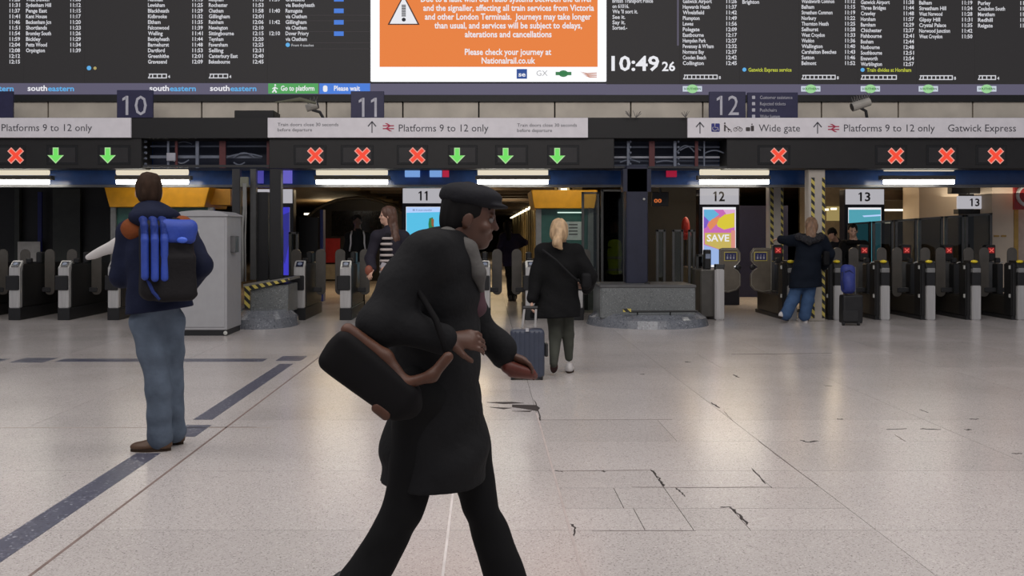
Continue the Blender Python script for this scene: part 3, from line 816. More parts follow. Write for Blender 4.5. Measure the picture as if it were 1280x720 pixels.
# ------------------------------------------------------------------ departure board
BY = 17.0
def board(x0, x1, y1, lab):
    t = thing('departure_board', lab, 'display', at((x0 + x1) / 2, y1, BY))
    return t
bl = board(-120, 462.5, 117.5, 'black departure board section left of the orange notice')
br = board(759, 1400, 119, 'black departure board section right of the orange notice, with the clock')
bc = board(463.5, 758, 117.5, 'orange service notice screen in a white frame at top centre')
def seg(parent, x0, x1, y0, y1, m, nm='screen_panel', Y=BY, dd=0.12):
    b = MB(); b.pbox(x0, y0, x1, y1, Y, dd); return b.build(nm, m, parent)
for x0, x1 in ((-120, -60), (-60.0, 29.6), (29.9, 105.6), (105.9, 182.6), (182.9, 257.6), (257.9, 334), (334.3, 462.7)):
    seg(bl, x0, x1, -60, 103.6, e_dark)
for x0, x1 in ((758.3, 849.5), (849.8, 924.3), (924.6, 998.4), (998.7, 1072.4), (1072.7, 1145.4), (1145.7, 1218.3), (1218.6, 1300), (1300.3, 1400)):
    seg(br, x0, x1, -60, 105, e_dark)
seg(bl, -120, 463, 104, 117, e_stripe, 'logo_stripe'); seg(br, 758.3, 1400, 105.4, 118.6, e_stripe, 'logo_stripe')
seg(bc, 463.3, 758, 104.5, 117.8, e_stripe, 'logo_stripe')
seg(bc, 463.3, 758, -60, 101, M('notice_white', (0.95, 0.95, 0.98), emit=1.05), 'white_frame')
seg(bc, 474.5, 747, -60, 83.5, e_orange, 'orange_panel', BY - 0.01, 0.02)
seg(br, 846.3, 848.6, -60, 57, M('grey_divider', (0.10, 0.09, 0.13), emit=.9), 'divider', BY - .006, .01)
def frame_strip():
    b = MB(); b.box((X(-130, BY) , BY - .02, at(0, 127, BY).z), (X(1400, BY), BY + .3, at(0, 118.8, BY).z)); return b
o = frame_strip().build('board_sill', M('sill_black', (0.012, 0.012, 0.012), .5), None, loc=(0, BY, 3.7)); tag(o, 'long black sill running under the departure boards', 'sill')
TB = BY - 0.006
def rows(parent, ys, names, nx, times, t0, t1, sw=2.62, bold_last=False, cap=4.6):
    b = MB()
    for k, y in enumerate(ys):
        if k < len(names) and names[k]:
            s = names[k]; wd = len(s) * sw * (0.92 if len(s) > 10 else 1)
            text(b, s, nx, y, cap, TB, x1=nx + wd, bold=True)
        if times and k < len(times) and times[k]: text(b, times[k], t0, y, cap, TB, x1=t1, bold=True)
    b.build('lettering', e_led, parent)
yl = [-0.8 + 7.08 * k for k in range(12)]
yr = [1.5 + 7.03 * k for k in range(12)]
rows(bl, yl, ['West Dulwich', 'Sydenham Hill', 'Penge East', 'Kent House', 'Beckenham Jcn', 'Shortlands', 'Bromley South', 'Bickley', 'Petts Wood', 'Orpington'], 32.5,
     ['11:08', '11:12', '11:15', '11:17', '11:20', '11:23', '11:26', '11:29', '11:34', '11:39'], 88, 101)
rows(bl, yl, [], 0, ['11:28', '11:31', '11:37', '11:41', '11:46', '11:51', '11:54', '11:59', '12:04', '12:08', '12:12', '12:15'], 12, 25)
rows(bl, yl, ['Nunhead', 'Lewisham', 'Blackheath', 'Kidbrooke', 'Eltham', 'Falconwood', 'Welling', 'Bexleyheath', 'Barnehurst', 'Dartford', 'Greenhithe', 'Gravesend'], 185,
     ['11:15', '11:25', '11:29', '11:32', '11:35', '11:39', '11:41', '11:44', '11:48', '11:53', '12:01', '12:09'], 240.5, 253.5)
rows(bl, yl, ['Meopham', 'Rochester', 'Chatham', 'Gillingham', 'Rainham', 'Newington', 'Sittingbourne', 'Teynham', 'Faversham', 'Selling', 'Canterbury East', 'Bekesbourne'], 261,
     ['11:43', '11:53', '11:58', '12:01', '12:06', '12:10', '12:15', '12:20', '12:25', '12:31', '12:40', '12:45'], 316.3, 329.5)
rows(bl, yl, ['Gravesend', 'via Bexleyheath', 'Ramsgate', 'via Chatham', 'Gillingham', 'via Chatham', 'Dover Priory', 'via Chatham'], 357,
     ['11:39', '', '11:40', '', '11:42', '', '12:10'], 337, 350)
rows(br, yr, ['Gatwick Airport', 'Haywards Heath', 'Wivelsfield', 'Plumpton', 'Lewes', 'Polegate', 'Eastbourne', 'Hampden Park', "Pevensey & W'ham", 'Normans Bay', 'Cooden Beach', 'Collington'], 853.5,
     ['11:26', '11:37', '11:42', '11:49', '11:56', '12:09', '12:17', '12:27', '12:32', '12:37', '12:42', '12:45'], 908, 921)
rows(br, [2.3], ['Brighton'], 928, [], 0, 0)
rows(br, yr, ['Wandsworth Common', 'Balham', 'Streatham Common', 'Norbury', 'Thornton Heath', 'Selhurst', 'West Croydon', 'Waddon', 'Wallington', 'Carshalton Beeches', 'Sutton', 'Belmont'], 1002,
     ['11:12', '11:15', '11:19', '11:22', '11:25', '11:28', '11:33', '11:36', '11:40', '11:43', '11:46', '11:52'], 1056.5, 1069)
rows(br, [y + 1.2 for y in yr], ['Gatwick Airport', 'Three Bridges', 'Crawley', 'Horsham', 'Barnham', 'Chichester', 'Fishbourne', 'Bosham', 'Nutbourne', 'Southbourne', 'Emsworth', 'Warblington'], 1076,
     ['11:38', '11:44', '11:48', '11:57', '12:29', '12:37', '12:41', '12:44', '12:48', '12:51', '12:54', '12:57'], 1129.7, 1142.5)
rows(br, [y + 1.8 for y in yr], ['Balham', 'Streatham Hill', 'West Norwood', 'Gipsy Hill', 'Crystal Palace', 'Norwood Junction', 'West Croydon'], 1149,
     ['11:19', '11:24', '11:28', '11:31', '11:35', '11:42', '11:50'], 1202.7, 1215.5)
rows(br, [y + 2.3 for y in yr], ['Purley', 'Coulsdon South', 'Merstham', 'Redhill', 'Reigate'], 1222.5, ['11:21', '11:28', '11:33', '11:37', '11:42'], 1275.5, 1288)
rows(br, [1, 7.7, 14.4, 21.2, 27.9, 34.6], ['British Transport Police', 'on 61016.', "We 'll sort it.", 'See it.', 'Say it.', 'Sorted.-'], 765.5, [], 0, 0, sw=2.3)
b = MB(); text(b, '10:49', 764.3, 79.3, 17.5, TB, x1=824, bold=True); text(b, '26', 827.5, 83, 11, TB, x1=844, bold=True); b.build('clock_digits', e_white, br)
b = MB(); text(b, 'Gatwick Express service', 935.5, 87.2, 4.5, TB, x1=989.5, bold=True); text(b, 'Train divides at Horsham', 1083.5, 87.4, 4.5, TB, x1=1139, bold=True); b.build('yellow_lettering', e_yellow, br)
def dot(parent, x, y, r, m, nm='dot'):
    b = MB(); b.pprism([(x + r * math.cos(2 * math.pi * k / 12), y + r * math.sin(2 * math.pi * k / 12)) for k in range(12)], TB, .004); b.build(nm, m, parent)
dot(br, 930.5, 87, 2.5, e_cyan); dot(br, 1078.3, 87.3, 2.5, e_cyan); dot(bl, 111.2, 85, 2.8, e_cyan); dot(bl, 118.7, 85.2, 2, M('led_amber', (.5, .4, .15), emit=.8)); dot(bl, 359.7, 56, 2.7, e_cyan)
b = MB(); text(b, 'Front 4 coaches', 364.5, 56.5, 3.2, TB, x1=392); b.build('small_lettering', e_led, bl)
for y in (-1, 13.5, 27.8, 42): seg(bl, 417.5, 429.5, y - 2.8, y + 2.8, e_blue, 'status_box', TB, .006)
for y in (18, 24.9 + 0, 38.5, 52.5, 60): seg(bl, 357, 462, y + .9, y + 1.25, M('led_faint', (.06, .05, .055), emit=1), 'row_line', TB, .004)
def cars(parent, x0, x1, n, y, lab):
    b = MB(); t_ = .55; h = 2.9; wd = (x1 - x0) / n
    b.pbox(x0 + 1, y - h, x1, y - h + 2 * t_, TB, .004); b.pbox(x0, y + h - 2 * t_, x1, y + h, TB, .004)
    for k in range(n + 1):
        x = x0 + k * wd
        if k == 0: b.pprism([(x, y + h), (x + 2.4, y - h), (x + 3.4, y - h), (x + 1, y + h)], TB, .004)
        else: b.pbox(x - t_, y - h, x + t_, y + h, TB, .004)
    if lab: text(b, lab, x1 + 2, y + .8, 3.6, TB, bold=True)
    b.build('carriage_row', e_led, parent)
cars(bl, 185, 208, 4, 95, '4'); cars(bl, 261, 284.5, 4, 95, '4'); cars(br, 854, 896.5, 8, 96.2, '8'); cars(br, 1002, 1044, 8, 96.5, '8'); cars(br, 1076, 1120.5, 8, 96.7, ''); cars(br, 1149, 1190.5, 8, 97, '8'); cars(br, 1222.5, 1244.5, 4, 97, '4')
for x0, lo_ in ((-41, 0), (34.5, 0), (186.8, 0), (262.5, 0)):
    b = MB(); text(b, 'south', x0, 110.2, 6.6, TB, x1=x0 + 24.5, bold=True); b.build('logo_white', e_white, bl)
    b = MB(); text(b, 'eastern', x0 + 25.5, 110.6, 6.4, TB, x1=x0 + 58, bold=True); b.build('logo_cyan', e_cyan, bl)
def roundel(parent, x, y, m1=None):
    b = MB(); b.pbox(x - 12, y - 3.4, x + 12, y + 3.4, TB, .005); b.build('logo_bar', M('logo_pale', (.62, .68, .78), emit=.9), parent)
    b = MB(); b.pprism([(x + 7 * math.cos(a), y + 5.4 * math.sin(a)) for a in [k * math.pi / 8 for k in range(16)]], TB - .004, .004); b.build('logo_disc', M('logo_green', (.35, .68, .33), emit=.9), parent)
    b = MB(); text(b, 'SOUTHERN', x - 10.5, y, 2.6, TB - .008, x1=x + 10.5, bold=True); b.build('logo_letters', M('logo_dark_green', (.03, .16, .05), emit=.7), parent)
for x in (865.5, 1013.5, 1088, 1160.5, 1233.5): roundel(br, x, 111)
seg(bl, 335.3, 397.7, 104.3, 117, e_green, 'green_label', TB, .005); seg(bl, 399.3, 462.5, 104.3, 117.3, e_blue, 'blue_label', TB, .005)
b = MB(); text(b, 'Go to platform', 351, 110.3, 6, TB - .006, x1=393, bold=True); text(b, 'Please wait', 417.5, 110.3, 6, TB - .006, x1=450, bold=True)
b.ball(at(344, 106.4, TB - .008), .016, 6, 4); b.tube([at(344, 108.5, TB - .008), at(343, 112, TB - .008), at(345.5, 115.6, TB - .008)], .014, 5); b.tube([at(343, 112, TB - .008), at(340.5, 115.6, TB - .008)], .012, 5)
b.tube([at(340.5, 111, TB - .008), at(343.5, 109, TB - .008), at(347, 111, TB - .008)], .009, 5)
b.pprism(rr(406.5, 110.8, 5.5, 8, 2.2, 3), TB - .006, .004)
b.build('label_lettering', e_white, bl)
# the orange notice
TO = BY - 0.016
b = MB()
for s, x0, x1, y in (('Due to a fault with our radio systems between the driver', 526, 741, -1.5), ('and the signaller, affecting all train services from Victoria', 529, 742.5, 9.7), ('and other London Terminals.  Journeys may take longer', 531, 739, 20.7),
                     ('than usual, and services will be subject to delays,', 543, 727.5, 31.7), ('alterations and cancellations', 581, 689.5, 42.7), ('Please check your journey at', 581, 689, 64.8), ('Nationalrail.co.uk', 602, 669, 75.6)):
    text(b, s, x0, y, 7.4, TO, x1=x1, bold=True)
b.build('notice_lettering', e_white, bc)
b = MB(); b.pprism([(484.5, 31), (504.5, -7), (524.5, 31)], TO, .004); b.build('triangle_rim', M('sign_dark', (.12, .05, .04), emit=.5), bc)
b = MB(); b.pprism([(487.2, 29.6), (504.5, -4), (521.8, 29.6)], TO - .004, .004); b.build('triangle', e_white, bc)
b = MB(); b.pprism([(504.7 + 2.6 * math.cos(a), 24.5 + 2.4 * math.sin(a)) for a in [k * math.pi / 6 for k in range(12)]], TO - .008, .004)
for k in range(8): b.pbox(502, 6 + k * 1.9, 507.3, 7.2 + k * 1.9, TO - .008, .004)
b.build('exclamation', M('sign_darkest', (.03, .03, .04), emit=.5), bc)
b = MB(); b.pbox(645.8, 86.3, 658.8, 98.4, TO, .004); b.build('logo_square', M('logo_blue', (.03, .09, .35), emit=.8), bc)
b = MB(); text(b, 'se', 648, 92.8, 5.5, TO - .005, x1=657, bold=True); b.build('logo_letters', e_white, bc)
b = MB(); text(b, 'GX', 670.5, 91.5, 6.5, TO, x1=684.5); b.build('logo_letters', M('logo_grey', (.45, .45, .45), emit=.9), bc)
b = MB(); b.pbox(694.5, 89.8, 714.3, 94, TO, .004); b.pprism([(704.3 + 6 * math.cos(a), 92 + 4.2 * math.sin(a)) for a in [k * math.pi / 8 for k in range(16)]], TO, .004); b.build('logo_green', M('logo_dark2', (.06, .25, .10), emit=.8), bc)
b = MB()
for k in range(4): b.pprism([(724.5 + k * 2, 89.5 + k * 1.6), (734 + k, 91.3 + k * 1.5), (746, 90.5 + k * 1.8), (746, 91.4 + k * 1.8), (734 + k, 92.6 + k * 1.5)], TO - .001 * k, .003)
b.build('logo_wings', M('logo_rust', (.62, .3, .22), emit=.9), bc)

# ------------------------------------------------------------------ cameras and bird spikes on the gantry
def cctv(c0, c1, r, base, lab, spikes):
    a, c = at(*c0, 16.35), at(*c1, 16.35)
    t = thing('security_camera', lab, 'camera', at(*base, 16.45))
    b = MB(); b.cyl(a, c, r, 14, r * 0.92); b.build('housing', M('camera_beige', (0.36, 0.34, 0.30), .4), t, smooth=False)
    b = MB(); n = (c - a).normalized(); b.cyl(a - n * .01, a + n * .03, r * .8, 14); b.build('lens', black, t)
    b = MB(); m_ = a.lerp(c, .5); b.tube([m_ - Vector((0, 0, r * .8)), m_.lerp(at(*base, 16.4), .5) + Vector((.03, 0, 0)), at(*base, 16.4) - Vector((0, 0, .03))], .025, 8); b.build('bracket', charcoal, t)
    b = MB()
    for k in range(spikes):
        p = a.lerp(c, (k + .5) / spikes) + Vector((0, 0, r * .8))
        for s_ in (-1, 1): b.cyl(p, p + Vector((s_ * .03, 0, .10)), .0065, 5, .003)
    if spikes: b.build('bird_spikes', M('spike_wire', (.15, .14, .13), .5), t)
    return t
cctv((397, 131), (383, 135.5), .065, (405, 147), 'grey security camera on the gantry left of the 11 tab', 3)
o = cctv((1065, 134), (1087, 127), .075, (1084, 147), 'pale security camera with bird spikes on the gantry at right', 7)
b = MB(); b.tube([at(344, 128, 16.1), at(375, 124, 16.1), at(395, 129, 16.1)], [.01, .035, .02], 8); o = b.build('light_arm', M('arm_olive', (.13, .13, .09), .5), None, loc=at(370, 126, 16.1)); tag(o, 'slender olive lamp arm lying above the gantry by the left camera', 'lamp arm')
b = MB()
for bx in (788, 795, 857):
    c = at(bx, 147, 16.2)
    for k in range(6): b.cyl(c, c + Vector((random.uniform(-.09, .09), 0, random.uniform(.06, .12))), .006, 5, .003)
o = b.build('bird_spikes', M('spike_wire', (.15, .14, .13), .5), None, loc=at(800, 147, 16.2)); tag(o, 'tufts of thin bird spikes on the gantry left of the 12 tab', 'bird spikes'); o['kind'] = 'stuff'

# ------------------------------------------------------------------ ticket gates
FY = 16.6
def gate_a(x, lab, sides=(1, 1)):
    """low steel cabinet with a card reader on its sloping head and a smoked paddle to each side"""
    t = thing('ticket_gate', lab, 'ticket gate', (x, FY, 0), 'ticket gates with rounded paddles')
    w_ = 0.095
    b = MB(); b.box((x - w_ - .005, FY - .005, 0), (x + w_ + .005, FY + 1.7, .20)); b.build('plinth', black, t, bevel=.006)
    b = MB(); b.box((x - w_, FY + .10, .20), (x + w_, FY + 1.68, .93)); b.build('cabinet', M('cabinet_black', (.014, .0135, .0135), .4), t, bevel=.02, seg=2)
    b = MB(); b.prism([(x - w_, FY, .20), (x - w_, FY, .88), (x - w_, FY + .13, .99), (x - w_, FY + .17, .99), (x - w_, FY + .11, .80), (x - w_, FY + .11, .20)], (2 * w_ - .01, 0, 0)); b.build('steel_front', steel, t, bevel=.012, seg=2)
    b = MB(); b.box((x - w_ - .045, FY - .03, .50), (x + w_ * .82, FY + .03, .745)); b.build('card_slot', black, t, bevel=.012)
    n = Vector((0, -.11, .14)).normalized(); c = Vector((x, FY + .055, .925))
    b = MB(); u = Vector((0, .14, .11)).normalized(); r_ = Vector((1, 0, 0))
    b.prism([c + r_ * sx * .06 + u * sy * .06 + n * .004 for sx, sy in ((-1, -1), (1, -1), (1, 1), (-1, 1))], n * .012); o = b.build('card_reader', M('reader_black', (.02, .022, .04), .2), t)
    b = MB(); b.prism([c + r_ * (.04 * math.cos(k * math.pi / 5)) + u * (.035 * math.sin(k * math.pi / 5)) + n * .016 for k in range(10)], n * .004); b.build('reader_pad', M('reader_pad', (.22, .26, .36), .4), o)
    b = MB(); b.box((x - .05, FY + .9, .92), (x + .05, FY + 1.2, 1.12)); b.build('rear_head', black, t, bevel=.02)
    b = MB(); b.box((x - .045, FY + .5, .93), (x + .045, FY + .6, 1.02)); b.build('sensor_block', black, t, bevel=.015)
    for s_, on in ((-1, sides[0]), (1, sides[1])):
        if not on: continue
        cx = x + s_ * (w_ + .12); py = FY + .85
        pts = rr(cx, .77, .175, .80, .085, 6)
        b = MB(); b.prism([(p, py, q) for p, q in pts], (0, .022, 0)); o = b.build('paddle', paddle_m, t, bevel=.004)
        b = MB(); b.box((x + s_ * w_ * .9 if s_ > 0 else cx - .02, py - .02, .42), (cx + .02 if s_ > 0 else x + s_ * w_ * .9, py + .045, .50)); b.build('hinge', charcoal, o, bevel=.008)
    return t
names_a = {-8.66: 'ticket gate cut by the left edge of the picture', -7.84: 'leftmost whole ticket gate, in front of the pale notice', -7.02: 'second whole ticket gate from the left edge, steel front',
           -6.19: 'ticket gate just left of the man with the blue backpack', -3.09: 'ticket gate right of the hazard-taped granite base', -2.32: 'ticket gate before the person with white backpack straps',
           -1.545: 'ticket gate behind the striped-shirt woman', -.77: 'ticket gate hidden behind the striding man', .0: 'ticket gate left of the opening with the distant traveller',
           .775: 'ticket gate right of the distant traveller, left of the blonde woman', 1.55: 'ticket gate to the right of the blonde woman in black'}
for x, lab in names_a.items():
    gate_a(x, lab, (0 if x in (-3.09,) and False else 1, 1))
def gate_b(x, lab, sides=(1, 1)):
    t = thing('ticket_gate', lab, 'ticket gate', (x, FY, 0), 'ticket gates with yellow readers')
    w_ = 0.075
    b = MB(); b.box((x - w_ - .075, FY + .06, 0.05), (x + w_ + .01, FY + .32, .95)); b.build('front_cabinet', M('cabinet_black', (.014, .0135, .0135), .4), t, bevel=.02, seg=2)
    b = MB(); b.box((x - w_ - .04, FY + .32, 0.05), (x + w_ + .02, FY + 1.75, .40)); b.build('low_cabinet', M('cabinet_brown', (.030, .026, .022), .3), t, bevel=.02, seg=2)
    b = MB(); b.box((x + .02, FY + 1.32, .40), (x + .24, FY + 1.72, .93)); b.build('rear_cabinet', M('rear_grey', (.075, .075, .076), .4), t, bevel=.015)
    b = MB(); b.box((x - .04, FY + .72, .38), (x + .06, FY + .92, .92)); b.build('paddle_post', black, t, bevel=.015)
    b = MB(); b.box((x - w_ - .07, FY + .07, 0), (x + w_, FY + 1.75, .06)); b.build('plinth', black, t)
    b = MB(); b.box((x - w_, FY, 0), (x + w_, FY + .1, .58)); b.build('steel_front', steel, t, bevel=.014, seg=2)
    b = MB(); b.box((x - w_, FY - .005, .58), (x + w_, FY + .1, .80)); b.build('ticket_slot', black, t, bevel=.012)
    b = MB(); b.box((x - w_ * .9, FY - .01, .79), (x + w_ * .9, FY + .1, .87)); b.build('slot_lip', M('lip_grey', (.22, .22, .22), .4), t, bevel=.01)
    b = MB(); b.prism([(x - w_, FY, .86), (x - w_, FY + .06, .99), (x - w_, FY + .3, .99), (x - w_, FY + .3, .86)], (2 * w_, 0, 0)); b.build('sloped_head', black, t, bevel=.008)
    b = MB(); b.ball((x - .02, FY + .045, .975), (.06, .05, .028), 12, 6); b.build('yellow_reader', M('reader_yellow', (.75, .58, .03), .4), t, smooth=True)
    for z in (.40, .88):
        b = MB(); b.box((x - w_ - .095, FY + .09, z - .03), (x - w_ - .07, FY + .12, z + .03)); b.build('latch', M('latch_pale', (.45, .45, .42), .4), t)
    # tall exit head with its red display, set back along the cabinet
    hx = x + .14
    b = MB(); b.box((hx - .085, FY + 1.30, .95), (hx + .085, FY + 1.45, 1.24)); o = b.build('exit_head', black, t, bevel=.015)
    b = MB(); b.box((hx - .055, FY + 1.29, 1.09), (hx + .055, FY + 1.3, 1.19)); b.build('red_display', M('display_red', (.22, .012, .012), emit=.9), o)
    b = MB(); b.tube([(hx - .035, FY + 1.285, 1.11), (hx + .035, FY + 1.285, 1.17)], .008, 5); b.tube([(hx - .035, FY + 1.285, 1.17), (hx + .035, FY + 1.285, 1.11)], .008, 5); b.build('small_cross', M('tiny_cross', (.8, .12, .1), emit=.8), o)
    b = MB(); b.tube([(hx + .05 + .09 * math.cos(a), FY + .98, .84 + .1 * math.sin(a)) for a in [math.pi / 2 + k * math.pi / 8 for k in range(9)]], .012, 6); b.build('loop_handle', steel, t)
    b = MB(); b.box((x - .05, FY + .75, .93), (x + .03, FY + .85, 1.02)); b.build('sensor_block', black, t, bevel=.015)
    b = MB(); b.box((x + .25, FY + 1.45, .0), (x + .29, FY + 1.5, .93)); b.build('grey_post', darksteel, t)
    for s_, on in ((-1, sides[0]), (1, sides[1])):
        if not on: continue
        cx = x + (.255 if s_ > 0 else -.235); py = FY + .8
        b = MB(); b.prism([(p, py, q) for p, q in rr(cx, .77, .17, .86, .083, 6)], (0, .022, 0)); o = b.build('paddle', paddle_m, t, bevel=.004)
        b = MB(); b.box((min(x, cx), py - .02, .42), (max(x, cx), py + .045, .50)); b.build('hinge', charcoal, o, bevel=.008)
    return t
names_b = {5.13: 'ticket gate right of the wide gate, in front of the woman in the navy coat', 5.9: 'ticket gate beside the black suitcase carrying a blue backpack', 6.68: 'yellow-reader ticket gate first to the right of the black suitcase',
           7.44: 'yellow-reader ticket gate second to the right of the black suitcase', 8.2: 'yellow-reader ticket gate third to the right of the black suitcase', 8.96: 'yellow-reader ticket gate cut by the right edge of the picture'}
for x, lab in names_b.items(): gate_b(x, lab, (0 if x in (5.13, 5.9) else 1, 0 if x == 5.13 else 1))
# wide gate
t = thing('wide_gate', 'wide accessible gate with two cut-out paddles below the number 12 sign', 'ticket gate', (4.5, FY, 0))
x = 3.92
b = MB(); b.box((x - .08, FY, 0), (x + .075, FY + .12, .86)); b.build('steel_post', steel, t, bevel=.02, seg=2)
b = MB(); b.box((x - .30, FY + .12, 0.04), (x + .07, FY + 1.75, .84)); b.build('cabinet', M('cabinet_grey', (.075, .07, .062), .35), t, bevel=.02)
b = MB(); b.prism([(x - .08, FY, .86), (x - .05, FY + .05, .93), (x - .05, FY + .22, .93), (x - .05, FY + .22, .80)], (.15, 0, 0)); b.build('dark_cap', charcoal, t, bevel=.008)
b = MB(); b.box((x - .20, FY + .25, .84), (x - .09, FY + .4, 1.17)); b.build('reader_head', black, t, bevel=.012)
b = MB(); b.box((x - .185, FY + .245, 1.02), (x - .105, FY + .25, 1.1)); b.build('reader_glass', M('reader_pad', (.22, .26, .36), .4), t)
def wide_paddle(xh, s_, Y=FY + .95):
    """from the hinge at xh towards the middle of the passage"""
    pts = [(0, .42), (.16, .40), (.30, .44), (.375, .52), (.375, .72), (.33, .79), (.26, .83), (.26, .87), (.33, .91), (.375, .97), (.375, 1.10), (.32, 1.19), (.06, 1.19), (0, 1.17)]
    ww = .40 / .375
    b = MB(); b.prism([(xh + s_ * p * 1.02, Y, q) for p, q in pts], (0, .03, 0)); o = b.build('wide_paddle', M('paddle_bronze', (.14, .12, .095), .35, .3), t, bevel=.006)
    b = MB()
    ring = [Vector((xh + s_ * (.188 + (p - .188) * .93), Y - .004, .80 + (q - .80) * .94)) for p, q in pts]
    b.tube(ring + [ring[0]], .007, 6); b.build('paddle_rim', M('rim_pale', (.30, .28, .24), .35, .5), o)
    cx = xh + s_ * .20
    b = MB(); b.box((cx - .115, Y - .008, .96), (cx + .115, Y - .001, 1.12)); b.build('label_border', M('label_yellow', (.42, .36, .08), .5), o)
    b = MB(); b.box((cx - .10, Y - .012, .975), (cx + .10, Y - .004, 1.105)); b.build('label', M('label_blue', (.02, .02, .09), .5), o)
    b = MB()
    for dx in (-.055, 0, .055):
        b.box((cx + dx - .016, Y - .016, .995), (cx + dx + .012, Y - .012, 1.04)); b.ball((cx + dx, Y - .014, 1.06), .012, 6, 4)
    b.build('label_figures', M('label_grey', (.3, .3, .36), .5), o)
    b = MB(); b.ball((xh + s_ * .34, Y + .015, .85), (.05, .02, .05), 14, 8); b.build('round_stop', black, o, smooth=True)
wide_paddle(4.13, 1); wide_paddle(5.06, -1)
b = MB(); b.box((4.04, FY + .7, .38), (4.12, FY + .95, .44)); b.box((5.05, FY + .7, .38), (5.12, FY + .95, .44)); b.build('hinge', charcoal, t)

# glass screens standing behind the right-hand gates
gl_dark = glass_mat('smoked_glass', (0.30, 0.31, 0.31)); gl = glass_mat('clear_glass', (0.75, 0.80, 0.78))
fr_m = M('screen_frame', (.075, .075, .075), .4, .4)
def screen(px0, px1, pt0, pt1, Y, lab, m=gl_dark, pb=None, fw=3.2, rail=True):
    """a framed pane on the floor; pt0/pt1 are its top at the two ends"""
    a, c = at(px0, pt0, Y), at(px1, pt1, Y)
    t = thing('glass_screen', lab, 'glass screen', ((a.x + c.x) / 2, Y, 0))
    zb_ = 0.0 if pb is None else at(0, pb, Y).z
    f_ = fw / F * Y
    b = MB(); b.box((a.x, Y - .02, zb_), (a.x + f_, Y + .03, a.z)); b.build('frame_post', fr_m, t, bevel=.004)
    b = MB(); b.box((c.x - f_, Y - .02, zb_), (c.x, Y + .03, c.z)); b.build('frame_post', fr_m, t, bevel=.004)
    if rail:
        b = MB(); b.prism([(a.x, Y - .02, a.z), (c.x, Y - .02, c.z), (c.x, Y - .02, c.z - .035), (a.x, Y - .02, a.z - .035)], (0, .05, 0)); b.build('top_rail', fr_m, t)
    b = MB(); b.prism([(a.x + f_, Y, zb_ + .02), (c.x - f_, Y, zb_ + .02), (c.x - f_, Y, c.z - .035), (a.x + f_, Y, a.z - .035)], (0, .012, 0)); b.build('pane', m, t)
    return t
for k, (x0, x1) in enumerate(((1060, 1089), (1090.5, 1117), (1118.5, 1146.5), (1148, 1179), (1181, 1205), (1206.5, 1240))):
    sc_ = lambda x: 279 - (x - 1060) * 0.072
    screen(x0, x1, sc_(x0), sc_(x1), 18.45 if k else 19.4, ('smoked glass screen behind the man facing us', 'smoked glass screen under the number 13 on the totem', 'smoked glass screen second right of the teal-screened totem',
           'smoked glass screen in front of the beige pier', 'narrow smoked glass screen left of the hanging number 13', 'widest smoked glass screen, below the hanging number 13')[k])
screen(751, 782, 237, 237, 17.9, 'tall glass screen in front of the person in the yellow vest', gl_dark)
screen(727, 749, 240, 240, 17.9, 'tall glass screen between the orange kiosk and the navy column', gl)
screen(820, 832, 287, 287, 17.4, 'short glass screen first right of the navy column', gl)
screen(840, 854, 287, 287, 17.4, 'short glass screen second right of the navy column', gl)
screen(860, 869, 287, 287, 17.4, 'short glass screen third right of the navy column', gl)
screen(870, 886, 318, 318, 17.3, 'low bronze glass screen beside the wide gate post', gl_dark)
screen(324, 336, 290, 290, 17.6, 'glass screen left of the black pole at the granite base', gl)
screen(344, 354, 287, 287, 17.6, 'glass screen right of the black pole at the granite base', gl)
screen(361, 373, 290, 290, 17.9, 'glass screen beside the gate right of the granite base', gl)
# ------------------------------------------------------------------ columns, bases, kiosks, totems
gran = terrazzo('grey_granite', (0.15, 0.16, 0.16), (0.05, 0.05, 0.05), (0.32, 0.33, 0.33), 0.35, 90, 0.0)
gran2 = terrazzo('polished_granite', (0.16, 0.17, 0.19), (0.05, 0.05, 0.06), (0.30, 0.31, 0.34), 0.18, 60, 0.0)
def curved(cx, cy, rx, ry, z0, z1, rx2=None, ry2=None, n=40):
    rx2 = rx if rx2 is None else rx2; ry2 = ry if ry2 is None else ry2
    b = MB(); vs = [(cx + rx * math.cos(2 * math.pi * k / n), cy + ry * math.sin(2 * math.pi * k / n), z0) for k in range(n)]
    vs += [(cx + rx2 * math.cos(2 * math.pi * k / n), cy + ry2 * math.sin(2 * math.pi * k / n), z1) for k in range(n)]
    b.add(vs, [(k, (k + 1) % n, n + (k + 1) % n, n + k) for k in range(n)] + [tuple(range(n))[::-1], tuple(range(n, 2 * n))])
    return b
# right base
t = thing('granite_base', 'grey granite base with a curved skirt around the navy column', 'column base', (2.5, 16.0, 0))
cxr = (810 - PX) / F * 15.9
curved(cxr, 16.0, .97, 1.0, 0, .12, .93, .96).build('skirt', gran2, t)
curved(cxr, 16.0, .93, .96, .12, .20, .80, .84).build('skirt_slope', gran2, t)
b = MB(); xa, xb = (749 - PX) / F * 15.6, (867 - PX) / F * 15.6
b.box((xa, 15.45, .12), (xb, 16.5, at(0, 358, 15.45).z)); b.build('block', gran, t, bevel=.02, seg=2)
b = MB(); b.box((xa - .01, 15.44, at(0, 360, 15.45).z), (xb + .01, 16.5, at(0, 357, 15.45).z + .01)); b.build('coping', M('coping_dark', (.10, .10, .10), .4), t, bevel=.01)
b = MB(); b.tube([at(786, 389.5, 15.2), at(872, 389, 15.2)], .016, 8); 
for x in (797, 838): b.tube([at(x, 389, 15.2), at(x, 389, 15.2) - Vector((0, 0, .12)) + Vector((0, .05, 0))], .011, 6)
b.build('low_rail', black, t)
b = MB(); b.ball(at(809, 356, 15.8), (.06, .06, .05), 10, 6); b.build('black_knob', black, t, smooth=True)
